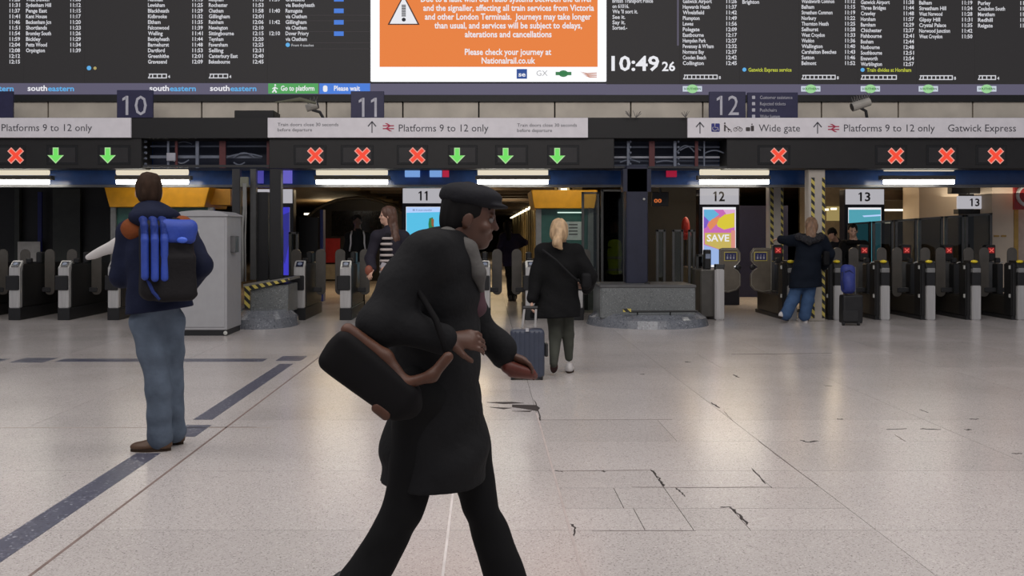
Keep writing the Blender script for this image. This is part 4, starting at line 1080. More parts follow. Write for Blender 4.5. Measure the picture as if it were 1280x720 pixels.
b = MB(); b.box(tuple(at(779, 390, 15.15) - Vector((.0, 0, 0))), tuple(at(789, 386, 15.15) + Vector((0, .04, 0)))); b.build('hazard_block', hazard_mat(), t)
t = thing('navy_column', 'dark navy steel column rising from the granite base at centre right', 'column', (2.55, 16.2, .6))
b = MB(); x0, x1 = (783 - PX) / F * 16.0, (810 - PX) / F * 16.0
z_ = at(0, 357, 15.45).z
b.box((x0, 16.0, z_), (x1, 16.28, z_ + 1.9)); b.build('shaft', M('column_navy', (.018, .02, .04), .4), t, bevel=.015)
b = MB(); b.box((x0 - .05, 16.0, at(0, 238, 16).z - .02), (x1 + .05, 16.28, at(0, 211, 16).z)); b.build('head_plate', M('column_navy', (.018, .02, .04), .4), t)
b = MB(); b.ball(at(805, 249, 15.98), .02, 8, 6); b.build('small_lamp', M('latch_pale', (.45, .45, .42), .4), t)
# left base
t = thing('granite_base', 'low dark granite base edged with hazard tape beside the grey cabinet', 'column base', (-3.4, 15.9, 0))
cxl = (336 - PX) / F * 16
curved(cxl, 15.75, .52, .75, 0, .14, .50, .73).build('skirt', gran2, t)
curved(cxl, 15.75, .50, .73, .14, .26, .36, .5).build('skirt_slope', gran2, t)
xa, xb = (313 - PX) / F * 15.6, (360 - PX) / F * 15.6
b = MB(); b.box((xa, 15.6, .2), (xb, 16.4, at(0, 356, 15.6).z)); b.build('block', gran, t, bevel=.01)
z1 = at(0, 356, 15.6).z
b = MB(); b.prism([(xa - .1, 15.55, z1 - .04), (xb + .03, 15.55, z1 + .07), (xb + .03, 15.55, z1 + .11), (xa - .1, 15.55, z1 + .01)], (0, .9, 0)); b.build('ledge', M('ledge_pale', (.20, .19, .17), .5), t)
b = MB(); b.prism([(xa + .0, 15.53, z1 - .08), (xb + .03, 15.53, z1 + .06), (xb + .03, 15.53, z1 + .10), (xa + .0, 15.53, z1 - .01)], (0, .02, 0)); b.build('hazard_tape', hazard_mat(), t)
b = MB(); b.box((xa - .08, 15.54, .28), (xa, 15.58, z1 - .02)); b.build('hazard_tape', hazard_mat(), t)
# poles of the left cluster
def pole(px0, px1, y0, y1, Y, m, nm, lab, cat, dd=None):
    b = MB(); a, c = at(px0, y0, Y), at(px1, y1, Y); dd = (c.x - a.x) if dd is None else dd
    b.box((a.x, Y, c.z), (c.x, Y + dd, a.z)); o = b.build(nm, m, None, bevel=.006, loc=((a.x + c.x) / 2, Y, c.z)); tag(o, lab, cat); return o
gp = M('pole_grey', (.085, .085, .085), .35, .4)
pole(337, 351, 211, 352, 15.9, black, 'black_pole', 'black square pole in front of the blue 10 screen', 'pole')
pole(290, 300, 211, 352, 16.1, charcoal, 'column', 'narrow charcoal column behind the corner of the grey cabinet', 'column')
pole(312.5, 320, 211, 350, 16.15, gp, 'grey_pole', 'flat grey pole just left of the blue 10 screen', 'pole')
pole(321.5, 335, 240, 352, 16.3, M('pole_dark', (.012, .012, .014), .5), 'dark_post', 'dark recessed post left of the black pole', 'pole')
b = MB(); q = lambda x, y: at(x, y, 15.95)
b.tube([q(305, 229), q(305, 262), q(303, 285), q(303.5, 330), q(303, 352)], .022, 8); b.tube([q(307, 229), q(307.5, 262), q(306.5, 300), q(307, 352)], .014, 8)
o = b.build('conduit', M('conduit_grey', (.20, .20, .19), .5), None, loc=q(305, 352), smooth=True); tag(o, 'pair of grey conduit pipes running down beside the grey cabinet', 'pipe')
b = MB(); b.box(tuple(q(300, 234)), tuple(q(310, 221) + Vector((0, .08, 0)))); o = b.build('junction_box', M('box_olive', (.16, .16, .12), .5), None, bevel=.008, loc=q(305, 234)); tag(o, 'small olive junction box at the top of the conduit pipes', 'box')
# grey street-type cabinet
cb = thing('equipment_cabinet', 'tall pale grey cabinet with a curved top behind the man with the blue backpack', 'cabinet', at(252, 420, 14.1))
gm = M('cabinet_pale', (.34, .34, .35), .45, var=.04); Yc = 14.1
x0, x1 = (222 - PX) / F * Yc, (283.5 - PX) / F * Yc; zt_ = at(0, 264, Yc).z; dep = .83
b = MB(); b.box((x0 + .01, Yc + .02, 0), (x1 - .01, Yc + dep - .02, .08)); b.build('base', black, cb)
b = MB(); b.box((x0, Yc + .01, .08), (x1, Yc + dep, zt_ - .07)); b.build('body', gm, cb, bevel=.008)
b = MB(); prof = [(x0 - .02, zt_ - .075), (x0 - .02, zt_ - .03)] + [(x0 + .05 + (x1 - x0 - .14) * k / 8, zt_ + .02 * math.sin(math.pi * k / 8) - .005) for k in range(9)] + [(x1 + .02, zt_ - .05), (x1 + .02, zt_ - .075)]
b.prism([(p, Yc - .01, z) for p, z in prof], (0, dep + .03, 0)); b.build('roof', gm, cb, bevel=.006)
b = MB(); b.box((x0 + .03, Yc, .12), (x1 - .03, Yc + .02, zt_ - .10)); dr = b.build('door', gm, cb, bevel=.005)
b = MB(); b.box(tuple(at(242, 291, Yc - .005)), tuple(at(249, 287, Yc - .005) + Vector((0, .01, 0)))); b.build('label', M('label_white', (.5, .5, .5), .5), dr)
b = MB(); b.box((x1 - .01, Yc + .2, at(0, 316, Yc).z), (x1 + .07, Yc + .42, at(0, 295, Yc).z)); b.build('side_box', darksteel, cb, bevel=.008)
b = MB(); b.ball((x1 - .02, Yc - .002, .04), (.03, .01, .03), 10, 6); b.build('castor', M('latch_pale', (.45, .45, .42), .4), cb)
# kiosks
org = M('kiosk_orange', (.72, .33, .010), .45, var=.08)
def kiosk(px0, px1, py0, py1, Y, lab, inset, slope, body=(None, None), pr=0):
    a, c = at(px0, py0, Y), at(px1, py1, Y)
    t = thing('kiosk', lab, 'kiosk', ((a.x + c.x) / 2, Y, 0))
    b = MB(); b.prism([(a.x, Y, a.z), (c.x, Y, a.z), (c.x - slope, Y, c.z), (a.x + slope, Y, c.z)], (0, 1.6, 0)); b.build('canopy', org, t, bevel=.01)
    xa, xb = body
    b = MB(); b.box((xa, Y + .15, 0), (xb, Y + 1.5, .95)); b.build('counter', M('kiosk_dark', (.035, .035, .035), .5), t)
    pm = M('kiosk_post', (.20, .20, .20), .4, .4)
    for xx in (xa, xb - .1):
        b = MB(); b.box((xx, Y + .12, 0), (xx + .1, Y + .25, c.z)); b.build('post', pm, t)
    b = MB(); b.box((xa + .1, Y + .18, .95), (xb - .1, Y + .2, c.z)); b.build('window', M('teal_window', (.035, .10, .085), .15), t)
    return t
k1 = kiosk(130, 262, 233.5, 259, 18.5, 'orange-canopied kiosk at left behind the man with the backpack', 0, .1, ((140 - PX) / F * 18.7, (268 - PX) / F * 18.7))
b = MB(); b.box((X(205, 18.9), 18.9, at(0, 256, 18.9).z), (X(288, 18.9), 19.9, at(0, 236, 18.9).z)); b.build('rear_canopy', M('kiosk_orange_dim', (.60, .28, .02), .5), k1)
k2 = kiosk(664, 747, 237.5, 260.5, 18.6, 'orange-canopied kiosk with teal window behind the blonde woman', 0, .06, ((670 - PX) / F * 18.7, (742 - PX) / F * 18.7))
b = MB(); b.box(tuple(at(700, 300, 18.77)), tuple(at(727, 277, 18.77) + Vector((0, .01, 0)))); o = b.build('poster', M('poster_pale', (.34, .40, .38), .6), k2)
b = MB()
for k in range(4): b.pbox(711, 280 + k * 4, 722, 281.6 + k * 4, 18.765, .005)
b.build('poster_print', M('print_dark', (.06, .07, .07), .6), o)
b = MB(); b.pbox(697, 265, 727, 266.3, 18.74, .03); b.build('tube', M('kiosk_tube', (.75, .95, .85), emit=1.0), k2)
b = MB(); b.box(tuple(at(698, 238, 18.9)), tuple(at(701, 231, 18.9) + Vector((0, .05, 0)))); b.build('finial', M('label_white', (.5, .5, .5), .5), k2)
# totems
def totem(px0, px1, ys0, ys1, num, nx, ncap, sx0, sx1, sy0, sy1, Y, lab):
    a, c = at(px0, ys0, Y), at(px1, ys1, Y)
    t = thing('platform_totem', lab, 'display totem', ((a.x + c.x) / 2, Y, 0))
    b = MB(); b.box((a.x - .02, Y + .01, 0), (c.x + .02, Y + .3, a.z)); b.build('case', M('totem_black', (.012, .013, .022), .35), t, bevel=.01)
    b = MB(); b.pbox(px0, ys0, px1, ys1, Y, .03); b.build('number_panel', lit_white, t)
    b = MB(); text(b, num, nx[0] + 1.5, (ys0 + ys1) / 2, ncap, Y - .002, x1=nx[1], bold=True); flag(b, nx[0] + 1.5, (ys0 + ys1) / 2, ncap, Y - .002)
    if num == '11': flag(b, nx[1] - 2, (ys0 + ys1) / 2, ncap, Y - .002)
    b.build('number', M('number_black', (.015, .015, .018), .5), t)
    b = MB(); b.pbox(sx0, sy0, sx1, sy1, Y, .02); o = b.build('screen', e_white, t)
    return t, o
def flat(parent, pts, m, Y, nm='picture_area', dy=0.004):
    b = MB(); b.pprism(pts, Y - dy, .003); return b.build(nm, m, parent)
t10, s10 = totem(322, 365.5, 236.5, 254, '10', (333, 346.5), 9.5, 324, 362, 259, 344, 20.3, 'dark totem with violet screen and number 10 partly behind the black pole')
flat(s10, [(324, 259), (362, 259), (362, 344), (324, 344)], M('pic_violet', (.05, .045, .55), emit=.9), 20.3, dy=.004)
flat(s10, [(343, 260), (351.5, 260), (351.5, 289), (343, 289)], M('pic_lilac', (.35, .42, .85), emit=.9), 20.3, dy=.007)
flat(s10, [(324, 260), (333, 260), (333, 270), (324, 268)], M('pic_lilac', (.35, .42, .85), emit=.9), 20.3, dy=.007)
flat(s10, [(350, 270), (362, 265), (362, 300), (356, 330), (350, 318), (354, 300)], M('pic_indigo', (.03, .03, .25), emit=.9), 20.3, dy=.010)
t11, s11 = totem(503.5, 552.5, 235.5, 254, '11', (523.5, 534.5), 11, 507.5, 550.5, 258.5, 345, 20.0, 'dark totem with sky blue screen and number 11 behind the striding man')
flat(s11, [(508, 265), (550, 265), (550, 340), (508, 340)], M('pic_sky', (.10, .52, .78), emit=1.0), 20.0)
flat(s11, [(508, 259), (550, 259), (550, 265), (508, 266)], M('pic_pale_blue', (.45, .62, .95), emit=1.0), 20.0, dy=.007)
b = MB(); text(b, 'BE A train traveller', 516, 262.5, 2.2, 19.99, x1=540); b.build('lettering', M('pic_navy', (.03, .05, .25), emit=.6), s11)
flat(s11, [(536.5, 273), (541, 271.5), (542, 276), (542.5, 285), (536, 287), (535.5, 280)], M('pic_green', (.03, .22, .08), emit=.9), 20.0, dy=.007)
flat(s11, [(539, 273), (542.5, 274), (542, 284), (539.5, 282)], M('pic_rust', (.3, .12, .05), emit=.9), 20.0, dy=.010)
t12, s12 = totem(875, 923.5, 235.5, 255.5, '12', (892, 906), 11.5, 878.5, 919.8, 259, 334, 20.0, 'dark totem with a bright magenta and yellow SAVE advert and number 12')
Yq = 20.0
flat(s12, [(879.5, 262), (918.5, 262), (918.5, 331), (879.5, 331)], M('pic_magenta', (.62, .16, .5), emit=.9), Yq)
flat(s12, [(880, 262), (892, 262), (899, 268), (888, 276), (880, 278)], M('pic_cyan', (.14, .48, .75), emit=.9), Yq, dy=.007)
flat(s12, [(895, 276), (906, 268), (918, 266), (918, 284), (905, 287), (897, 283)], M('pic_yellow', (.75, .62, .05), emit=.9), Yq, dy=.007)
flat(s12, [(884, 281), (890, 274), (900, 270), (896, 280), (888, 288)], M('pic_orange', (.8, .28, .12), emit=.9), Yq, dy=.010)
flat(s12, [(880, 270), (886, 276), (883, 284), (880, 286)], M('pic_purple', (.2, .12, .6), emit=.9), Yq, dy=.010)
flat(s12, [(904, 262), (918, 262), (918, 266), (908, 268)], M('pic_pink', (.8, .45, .7), emit=.9), Yq, dy=.010)
flat(s12, [(881, 291), (914, 291), (914, 312), (905, 314), (881, 305)], M('pic_mustard', (.62, .48, .12), emit=.9), Yq, dy=.010)
flat(s12, [(880, 306), (905, 314), (918, 311), (918, 331), (880, 331)], M('pic_sky2', (.35, .5, .85), emit=.9), Yq, dy=.007)
flat(s12, [(914, 288), (919, 288), (919, 314), (914, 312)], M('pic_salmon', (.75, .3, .25), emit=.9), Yq, dy=.012)
b = MB(); text(b, 'SAVE', 883.5, 297.5, 8.2, Yq - .015, x1=911.5, bold=True); b.build('lettering', e_white, s12)
t13, s13 = totem(1057, 1105, 236.5, 255.5, '13', (1073.5, 1088), 10.5, 1060.5, 1101.5, 259.5, 330, 20.0, 'dark totem with teal screen and number 13 behind the man facing us')
flat(s13, [(1061, 262), (1101, 262), (1101, 330), (1061, 330)], M('pic_teal', (.09, .38, .47), emit=.9), 20.0)
flat(s13, [(1078, 269.5), (1101, 268), (1101, 270), (1080, 271.3)], M('pic_pale_blue', (.45, .62, .95), emit=1.0), 20.0, dy=.008)
t = thing('hanging_sign', 'white hanging sign with number 13 beside the beige pier at right', 'sign', at(1218, 261, 19.3))
b = MB(); b.pbox(1198, 245, 1239, 261, 19.3, .08); b.build('panel', lit_white, t, bevel=.006)
b = MB(); text(b, '13', 1214, 253, 9, 19.297, x1=1224.5, bold=True); flag(b, 1214, 253, 9, 19.297); b.build('number', M('number_black', (.015, .015, .018), .5), t)
b = MB(); b.pbox(1190, 230, 1239.5, 242, 19.35, .2); b.build('display_box', black, t, bevel=.01)
b = MB(); b.pbox(1198, 261.5, 1239, 267.5, 19.35, .2); b.build('lower_box', black, t)
b = MB()
for x in (1211, 1228): b.tube([at(x, 246, 19.36), at(x, 207, 19.36)], .012, 6)
b.build('hanger', charcoal, t)
t = thing('red_round_sign', 'red sign with part of a white ring at the right edge of the picture', 'sign', at(1275, 262, 18.6))
b = MB(); b.pbox(1268, 222, 1312, 262, 18.6, .06); b.build('panel', M('sign_red', (.36, .03, .03), .4), t)
b = MB(); b.tube([at(1288 + 16 * math.cos(k * math.pi / 12), 244 + 13.5 * math.sin(k * math.pi / 12), 18.59) for k in range(25)], .032, 8); b.build('ring', M('ring_white', (.6, .58, .56), .4), t)
# hazard-taped cream columns
def taped(px0, px1, py1, Y, lab, bands):
    a = at(px0, 205, Y); c = at(px1, py1, Y)
    t = thing('taped_column', lab, 'column', ((a.x + c.x) / 2, Y, 0))
    b = MB(); b.box((a.x, Y, 0), (c.x, Y + .22, at(0, 211, 16.3).z + (.0 if Y < 17 else .2))); b.build('shaft', M('column_cream', (.42, .38, .33), .45, var=.05), t, bevel=.01)
    for x0, x1 in bands:
        b = MB(); b.box((at(x0, 0, Y).x, Y - .004, 0.05), (at(x1, 0, Y).x, Y + .001, at(0, 222, Y).z)); b.build('hazard_tape', hazard_mat(), t)
    return t
taped(961.5, 979.5, 372, 18.45, 'cream column edged in hazard tape left of the woman in the navy coat', ((963, 967), (976, 979)))
taped(1011, 1031.5, 402, 16.42, 'cream column edged in hazard tape behind the woman in the navy coat', ((1014, 1018.3), (1027.5, 1031)))
# dark train with a rounded cab behind the middle-left gates
t = thing('train', 'dark rounded train front standing at the platform behind the middle gates', 'train', (-3.8, 30, 0))
ry = lambda Y: [(-3.85 + 1.75 * math.cos(math.pi * k / 16), Y, 1.05 + 1.5 * math.sin(math.pi * k / 16) ** .8) for k in range(17)]
b = MB(); b.prism([(-2.1, 30, .0), ] + ry(30) + [(-5.6, 30, .0)], (0, 25, 0)); b.build('cab', M('train_dark', (.016, .015, .015), .3), t)
b = MB(); b.tube([(p[0] * .97 - .11, 29.97, .2 + p[2] * .9) for p in ry(30)], .05, 6); b.build('cab_ring', M('train_ring', (.06, .055, .05), .3), t)
b = MB(); b.box((-4.85, 29.9, .55), (-4.35, 30, 1.28)); b.build('red_panel', M('train_red', (.38, .02, .03), .4), t)
b = MB(); b.box((-4.9, 29.9, .05), (-4.0, 30, .5)); b.build('cream_panel', M('train_cream', (.36, .34, .30), .4), t)
b = MB(); b.box((-4.6, 29.92, 1.35), (-3.1, 30, 2.1)); b.build('windscreen', M('windscreen', (.01, .01, .012), .1), t)
# dark cabinet and pale strips in the passage left of it
b = MB(); x0 = at(373, 0, 21).x; x1 = at(399, 0, 21).x; b.box((x0, 21, 0), (x1 - .02, 21.08, at(0, 271, 21).z)); o = b.build('information_panel', black, None, bevel=.01, loc=((x0 + x1) / 2, 21, 0)); tag(o, 'black freestanding panel behind the gate right of the granite base', 'panel')
b = MB(); x0 = at(400, 0, 21.1).x; x1 = at(404, 0, 21.1).x; b.box((x0, 21.1, 0), (x1, 21.4, at(0, 262, 21).z)); o = b.build('blue_post', M('post_blue', (.02, .04, .22), .4), None, loc=((x0 + x1) / 2, 21.1, 0)); tag(o, 'thin blue post on the right side of the black panel', 'post')
for k, (x0, x1, y, Y) in enumerate(((380, 391, 267.5, 32), (399, 408, 269, 34), (1105, 1130, 262.5, 24), (1108, 1116, 278, 24), (1028, 1036, 262, 25), (1040, 1046, 261, 25))):
    b = MB(); b.pbox(x0, y - 1.2, x1, y + 1.2, Y, .1)
    o = b.build('ceiling_lamp', M('lobby_lamp', (1, .9, .68), emit=2.0), None, loc=at((x0 + x1) / 2, y, Y))
    tag(o, ('small ceiling lamp above the black freestanding panel', 'small ceiling lamp beside the blue post', 'ceiling lamp right of the white totem number 13', 'lower small lamp right of the teal screen', 'small lamp left of the number 13 totem, further left', 'small lamp nearest the number 13 totem on its left')[k], 'lamp')
for x0, x1 in ((1140, 1153), (1034, 1052)):
    b = MB(); b.pbox(x0, 258, x1, 276, 25.93, .06); o = b.build('lit_patch', M('yellow_lit_patch', (.55, .42, .16), emit=.55), None, loc=at((x0 + x1) / 2, 276, 25.93)); tag(o, 'glowing patch of yellow-lit background ' + ('left of the beige pier at right' if x0 > 1100 else 'left of the number 13 totem'), 'panel')  # emission stands in for yellow light on the background
# orange digits behind the column, red object, mirror-like detector at the far gate
b = MB(); b.pbox(815, 240, 836, 258, 18.3, .1); b.box(tuple(at(824, 241, 18.3)), tuple(at(827, 204, 18.3) + Vector((0, .04, 0)))); t = b.build('clock_box', black, None, bevel=.01, loc=at(826, 258, 18.3)); tag(t, 'black box showing small orange figures right of the navy column', 'display')
b = MB(); text(b, '00', 817.5, 251, 4.5, 18.29, x1=827, bold=True); b.build('orange_digits', M('digits_orange', (.8, .2, .05), emit=.7), t)
b = MB(); b.ball(at(857, 284, 21), (.09, .09, .22), 10, 8); b.ball(at(857, 293, 21), (.12, .08, .12), 10, 8); o = thing('red_extinguisher', 'x', 'extinguisher', (at(857, 0, 21).x, 21, 0)); b.build('canister', M('sign_red', (.36, .03, .03), .4), o, smooth=True)
b = MB(); b.cyl(at(857, 297, 21), (at(857, 0, 21).x, 21, 0), .03, 8); b.build('stand', black, o); tag(o, 'red upright object seen through the glass left of the SAVE advert', 'extinguisher')
# unseen area lights added to brighten the platforms and ceiling beyond the gates
for k, (x, y, e, c) in enumerate(((-3.5, 24, 60, (1, .8, .5)), (-.5, 26, 110, (1, .8, .5)), (.6, 36, 90, (1, .8, .5)), (-.5, 48, 90, (1, .8, .5)), (7.6, 22.5, 85, (1, .85, .62)), (5.0, 21, 60, (1, .85, .62)), (10.2, 19.9, 30, (1, .88, .7)), (-6, 40, 60, (1, .8, .5)))):
    area('platform_fill', (x, y, 2.5), 1.2, 2.5, e * .6, c, (0 if k != 0 else 0, 0, 0))
    area('ceiling_fill', (x, y, 2.2), 1.5, 3, e * .8, c, (math.pi, 0, 0))

for x_ in (1.6, -5.6): area('kiosk_fill', (x_, 17.72, 2.62), 1.6, .2, 9, (1, .93, .8), (math.radians(48), 0, 0))  # unseen area lights added to brighten the kiosk canopies
# ------------------------------------------------------------------ people and what they carry
UP = Vector((0, 0, 1))
def person(name_label, loc):
    return thing('person', name_label, 'person', loc)
def hair_mesh(root, P, fwd, mat, s=1.0, shape='short', vox=0.006, pony=None, rz=0.09):
    c = P(0, 0, 0); lo, hi = bounds(c, pad=0.2)
    if pony: lo[2] -= 0.25
    m, r, f, u = frame(fwd)
    Fd = Field(lo, hi, vox)
    Fd.ell(P(0, -0.022, 0.036), np.array((0.084, 0.098, rz + .004)) * s, m, k=0.01)
    if shape == 'short':
        Fd.ell(P(0, -0.05, -0.02), np.array((0.076, 0.066, 0.07)) * s, m, k=0.03)
        Fd.plane(P(0, 0, -0.085), -u)
    if shape == 'long':
        Fd.ell(P(0, -0.055, -0.03), np.array((0.085, 0.07, 0.09)) * s, m, k=0.03)
        if pony:
            for a, b_, ra, rb in pony: Fd.cone(a, b_, ra, rb, k=0.03)
    # open the face
    Fd.ell(P(0, 0.105, -0.035), np.array((0.064, 0.07, 0.095)) * s, m, k=0.012, cut=True)
    Fd.folds(0.0030, 75, 3, 0.35)
    return Fd.build('hair', mat, root)
shoe_brown = M('shoe_brown', (.085, .045, .025), .5); sole_dk = M('sole_dark', (.035, .022, .015), .7)
jeans = M('jeans_blue', (.088, .112, .150), .8, var=.25, scale=7, bump=.3)

# ---- 1. man with the blue backpack, standing with his back to us ------
Y0 = 6.70
root = person('man standing with his back to us in navy jacket, blue backpack and jeans', at(198, 562, Y0))
A = lambda x, y, dy=0.0: at(x, y, Y0 + dy)
fr = Vector((-.42, .9, 0)).normalized()
J = dict(head=A(186, 240, .02), neck=A(192, 273), chest=A(192, 312), hips=A(197, 382), lsh=A(163, 291, .0), rsh=A(228, 291, .06), lel=A(152, 345, .02), rel=A(250, 332, -.02),
         lwr=A(158, 318, .30), rwr=A(226, 366, .12), lhd=1 and A(158, 318, .3), lhip=A(184, 400, -.02), rhip=A(210, 400, .06), lkn=A(196, 470, -.02), rkn=A(213, 468, .10), lan=A(201, 543, 0), ran=A(217, 535, .16))
J['rhd'] = J['rwr']
J['_front'] = fr; J['_face'] = Vector((-.35, .93, .02)); J['_lhand'] = (Vector((-.3, .6, .3)), Vector((-1, 0, .3)), 1); J['_rhand'] = (Vector((-.2, .3, -1)), Vector((1, 0, 0)), -1)
P = body_parts('p', root, J, skin_light, vox=.008, face=True, h=.235)
hair_mesh(root, P, J['_face'], M('hair_brown', (.030, .017, .011), .78, var=.3, scale=30, stretch=(1, 1, .3)), 1.03, rz=.093)
jk = M('jacket_navy', (.009, .012, .030), .75, var=.2, scale=6, bump=.3)
def ex(Fd):
    m, r, f, u = frame(fr)
    Fd.cone(A(196, 345), A(196, 392, .0), .18, .195, k=.06, flat=(fr, .72))
    Fd.ell(A(193, 271, -.05), (.17, .12, .085), m, k=.03)      # the hood lying on the shoulders
    Fd.ell(A(190, 262, -.02), (.12, .10, .06), m, k=.03)
coat(root, J, jk, vox=.009, r=(.175, .17, .2), arm=(.088, .082, .06), flat=.68, hem=A(200, 388, 0), name='jacket', fold=.0045, seed=3, sh_r=.09, extra=ex, hem_r=.2, hem_n=(.12, 0, -1), cuff=.92)
# orange shoulder yokes
for c_, rx in ((A(169, 288, -.045), .085), (A(228, 286, -.03), .075)):
    m, r, f, u = frame(fr)
    Fd = Field(*bounds(c_, pad=.2), .007); Fd.ell(c_, (rx * 1.08, .10, .088), m); Fd.folds(.003, 20, 2); Fd.build('shoulder_panel', M('rust_fabric', (.17, .048, .016), .75, bump=.3), root)
trousers(root, J, jeans, vox=.009, hip_r=.14, thigh=.105, knee=.084, cuff=.086, fold=.005, low=.02, name='jeans')
for h_, t_ in ((A(214, 562, .0), A(163, 566, -.02)), (A(229, 554, .2), A(196, 552, .26))):
    h_.z = 0; t_.z = 0; shoe(root, h_, t_, shoe_brown, sole_dk, wd=.052, high=.1)
# backpack: a thing of its own
bp = thing('backpack', 'bright blue and black backpack on the back of the standing man', 'backpack', A(208, 372, -.2))
m, r, f, u = frame(fr)
cB = A(209, 325, -.24)
Fd = Field(*bounds(cB, pad=.4), .007)
Fd.rbox(cB, (.165, .11, .255), m, r=.06); Fd.rbox(A(220, 345, -.28), (.125, .09, .16), m, r=.05, k=.03); Fd.folds(.004, 14, 7)
Fd.build('bag_body', M('bag_black', (.012, .011, .012), .7, bump=.3), bp)
blue = M('bag_blue', (.022, .055, .32), .6, var=.15, bump=.25)
Fd = Field(*bounds(cB, pad=.4), .007)
Fd.rbox(cB + u * .215 - f * .01 + r * .06, (.115, .112, .05), m, r=.045); Fd.rbox(cB + u * .175 - f * .07 + r * .065, (.095, .06, .07), m, r=.035, k=.03); Fd.folds(.003, 18, 9)
Fd.build('top_panel', blue, bp)
for dx, z0, z1 in ((-.150, .20, -.10), (-.092, .215, -.11), (-.034, .2, -.11)):
    Fd = Field(*bounds(cB, pad=.4), .007)
    o_ = .118 if dx > -.15 else .10
    pp = [cB + r * dx + u * .262 - f * -.02, cB + r * dx + u * .255 - f * (o_ - .06), cB + r * dx + u * .215 - f * (o_ - .01), cB + r * dx + u * .13 - f * (o_ + .012), cB + r * dx + u * z1 - f * (o_ + .022)]
    for i in range(4): Fd.cone(pp[i], pp[i + 1], .0245, .0245, k=.008); Fd.build('blue_panel', blue, bp)
b = MB(); b.ball(cB + r * .07 - f * .165 + u * .13, (.035, .012, .02), 12, 8); b.build('emblem', M('emblem_blue', (.05, .12, .6), .4), bp, smooth=True)
b = MB(); b.tube([cB + r * -.13 - f * .05 + u * -.18, cB + r * -.14 - f * .09 + u * -.1, cB + r * -.1 - f * .12 + u * -.2, cB + r * -.06 - f * .13 + u * -.245], .012, 6); b.build('side_strap', M('bag_blue_dark', (.02, .035, .15), .7), bp)
strp = M('bag_black', (.012, .011, .012), .7)
for s_, pts in ((-1, [A(196, 278, -.16), A(180, 274, -.13), A(168, 278, -.02), A(163, 300, .1)]), (1, [A(216, 276, -.13), A(226, 277, -.07), A(236, 292, .05)])):
    b = MB(); b.tube(pts, .022, 8); b.build('shoulder_strap', strp, bp, smooth=True)
b = MB(); b.ball(A(236, 367, -.12), (.06, .05, .04), 12, 8); b.build('lower_pouch', strp, bp, smooth=True)
# rolled white newspaper in his left hand
Fd = Field(*bounds(A(108, 322, .3), A(152, 302, .3), pad=.1), .006)
Fd.cone(A(110, 322, .34), A(153, 303, .3), .022, .055, flat=((0, 1, 0), .5)); Fd.folds(.0015, 30, 2)
o = Fd.build('newspaper', M('newsprint', (.50, .48, .47), .8, var=.06), None); tag(o, 'folded white newspaper held out to the left by the backpack man', 'newspaper')

# ---- 2. the man striding past in front, facing right ------------------
Y0 = 3.59
root = person('man in long dark coat and flat cap striding right across the foreground', at(545, 800, Y0))
root.location.z = 0
A = lambda x, y, dy=0.0: at(x, y, Y0 + dy)
fr = Vector((1, -.05, 0)).normalized()
J = dict(head=A(589, 272, 0), neck=A(566, 312), chest=A(555, 360), hips=A(545, 478), lsh=A(553, 328, .17), rsh=A(531, 322, -.17), lel=A(588, 398, .24), rel=A(474, 402, -.25),
         lwr=A(628, 440, .22), rwr=A(556, 424, -.24), lhip=A(565, 490, .09), rhip=A(530, 490, -.09), lkn=A(600, 630, .09), rkn=A(505, 640, -.1), lan=A(652, 772, .09), ran=A(420, 768, -.1))
J['lhd'] = J['lwr']; J['rhd'] = J['rwr']
J['_front'] = fr; J['_face'] = Vector((.98, -.08, -.16)); J['_lhand'] = (Vector((1, 0, -.45)), Vector((0, .3, 1)), -1); J['_rhand'] = (Vector((1, .1, -.02)), Vector((.1, -.8, .5)), 1)
P = body_parts('p', root, J, skin_dark, vox=.006, face=True, h=.225, curl=(.45, .65))
eyes(root, P, .98)
ct = M('coat_charcoal', (.0125, .0125, .0135), .8, var=.2, scale=5, bump=.4)
def ex(Fd):
    Fd.cone(A(548, 335), A(544, 430), .135, .145, k=.06, flat=((0, 1, 0), 1.3))
    Fd.cone(A(546, 470), A(543, 560), .148, .168, k=.06)
    Fd.cone(A(543, 560), A(541, 625), .168, .182, k=.04)
    Fd.cone(A(530, 312, -.05), A(550, 306, .05), .055, .055, k=.05)
coat(root, J, ct, vox=.009, r=(.14, .145, .17), arm=(.092, .078, .06), flat=.95, ak=.015, hem=A(541, 602), name='coat', fold=.0085, seed=11, sh_r=.09, extra=ex, hem_r=.18, collar=False, hem_n=(.02, 0, -1), cuff=.95)
# collar, scarf, shirt front and lapel
b = MB()
Fd = Field(*bounds(A(580, 320), pad=.24), .006)
Fd.cone(A(562, 298, -.07), A(586, 312, -.085), .036, .034, k=.02); Fd.cone(A(562, 298, .06), A(588, 314, .06), .036, .03, k=.02); Fd.cone(A(558, 296, -.05), A(558, 296, .05), .036, .036, k=.02)
Fd.cone(A(586, 312, -.085), A(598, 342, -.085), .034, .022, k=.02); Fd.cone(A(598, 342, -.085), A(602, 362, -.06), .026, .012, k=.02); Fd.folds(.002, 30, 4)
Fd.build('collar', M('collar_grey', (.10, .095, .09), .8, bump=.3), root)
Fd = Field(*bounds(A(595, 320), A(600, 375), pad=.15), .006)
Fd.cone(A(582, 325), A(590, 380), .05, .055, k=.03); Fd.folds(.002, 30, 5); Fd.build('shirt', M('shirt_mauve', (.085, .045, .055), .7), root)
black_t = M('trousers_black', (.0075, .0075, .008), .8)
trousers(root, J, black_t, vox=.009, hip_r=.13, thigh=.105, knee=.068, cuff=.08, fold=.004, seed=8, low=.03)
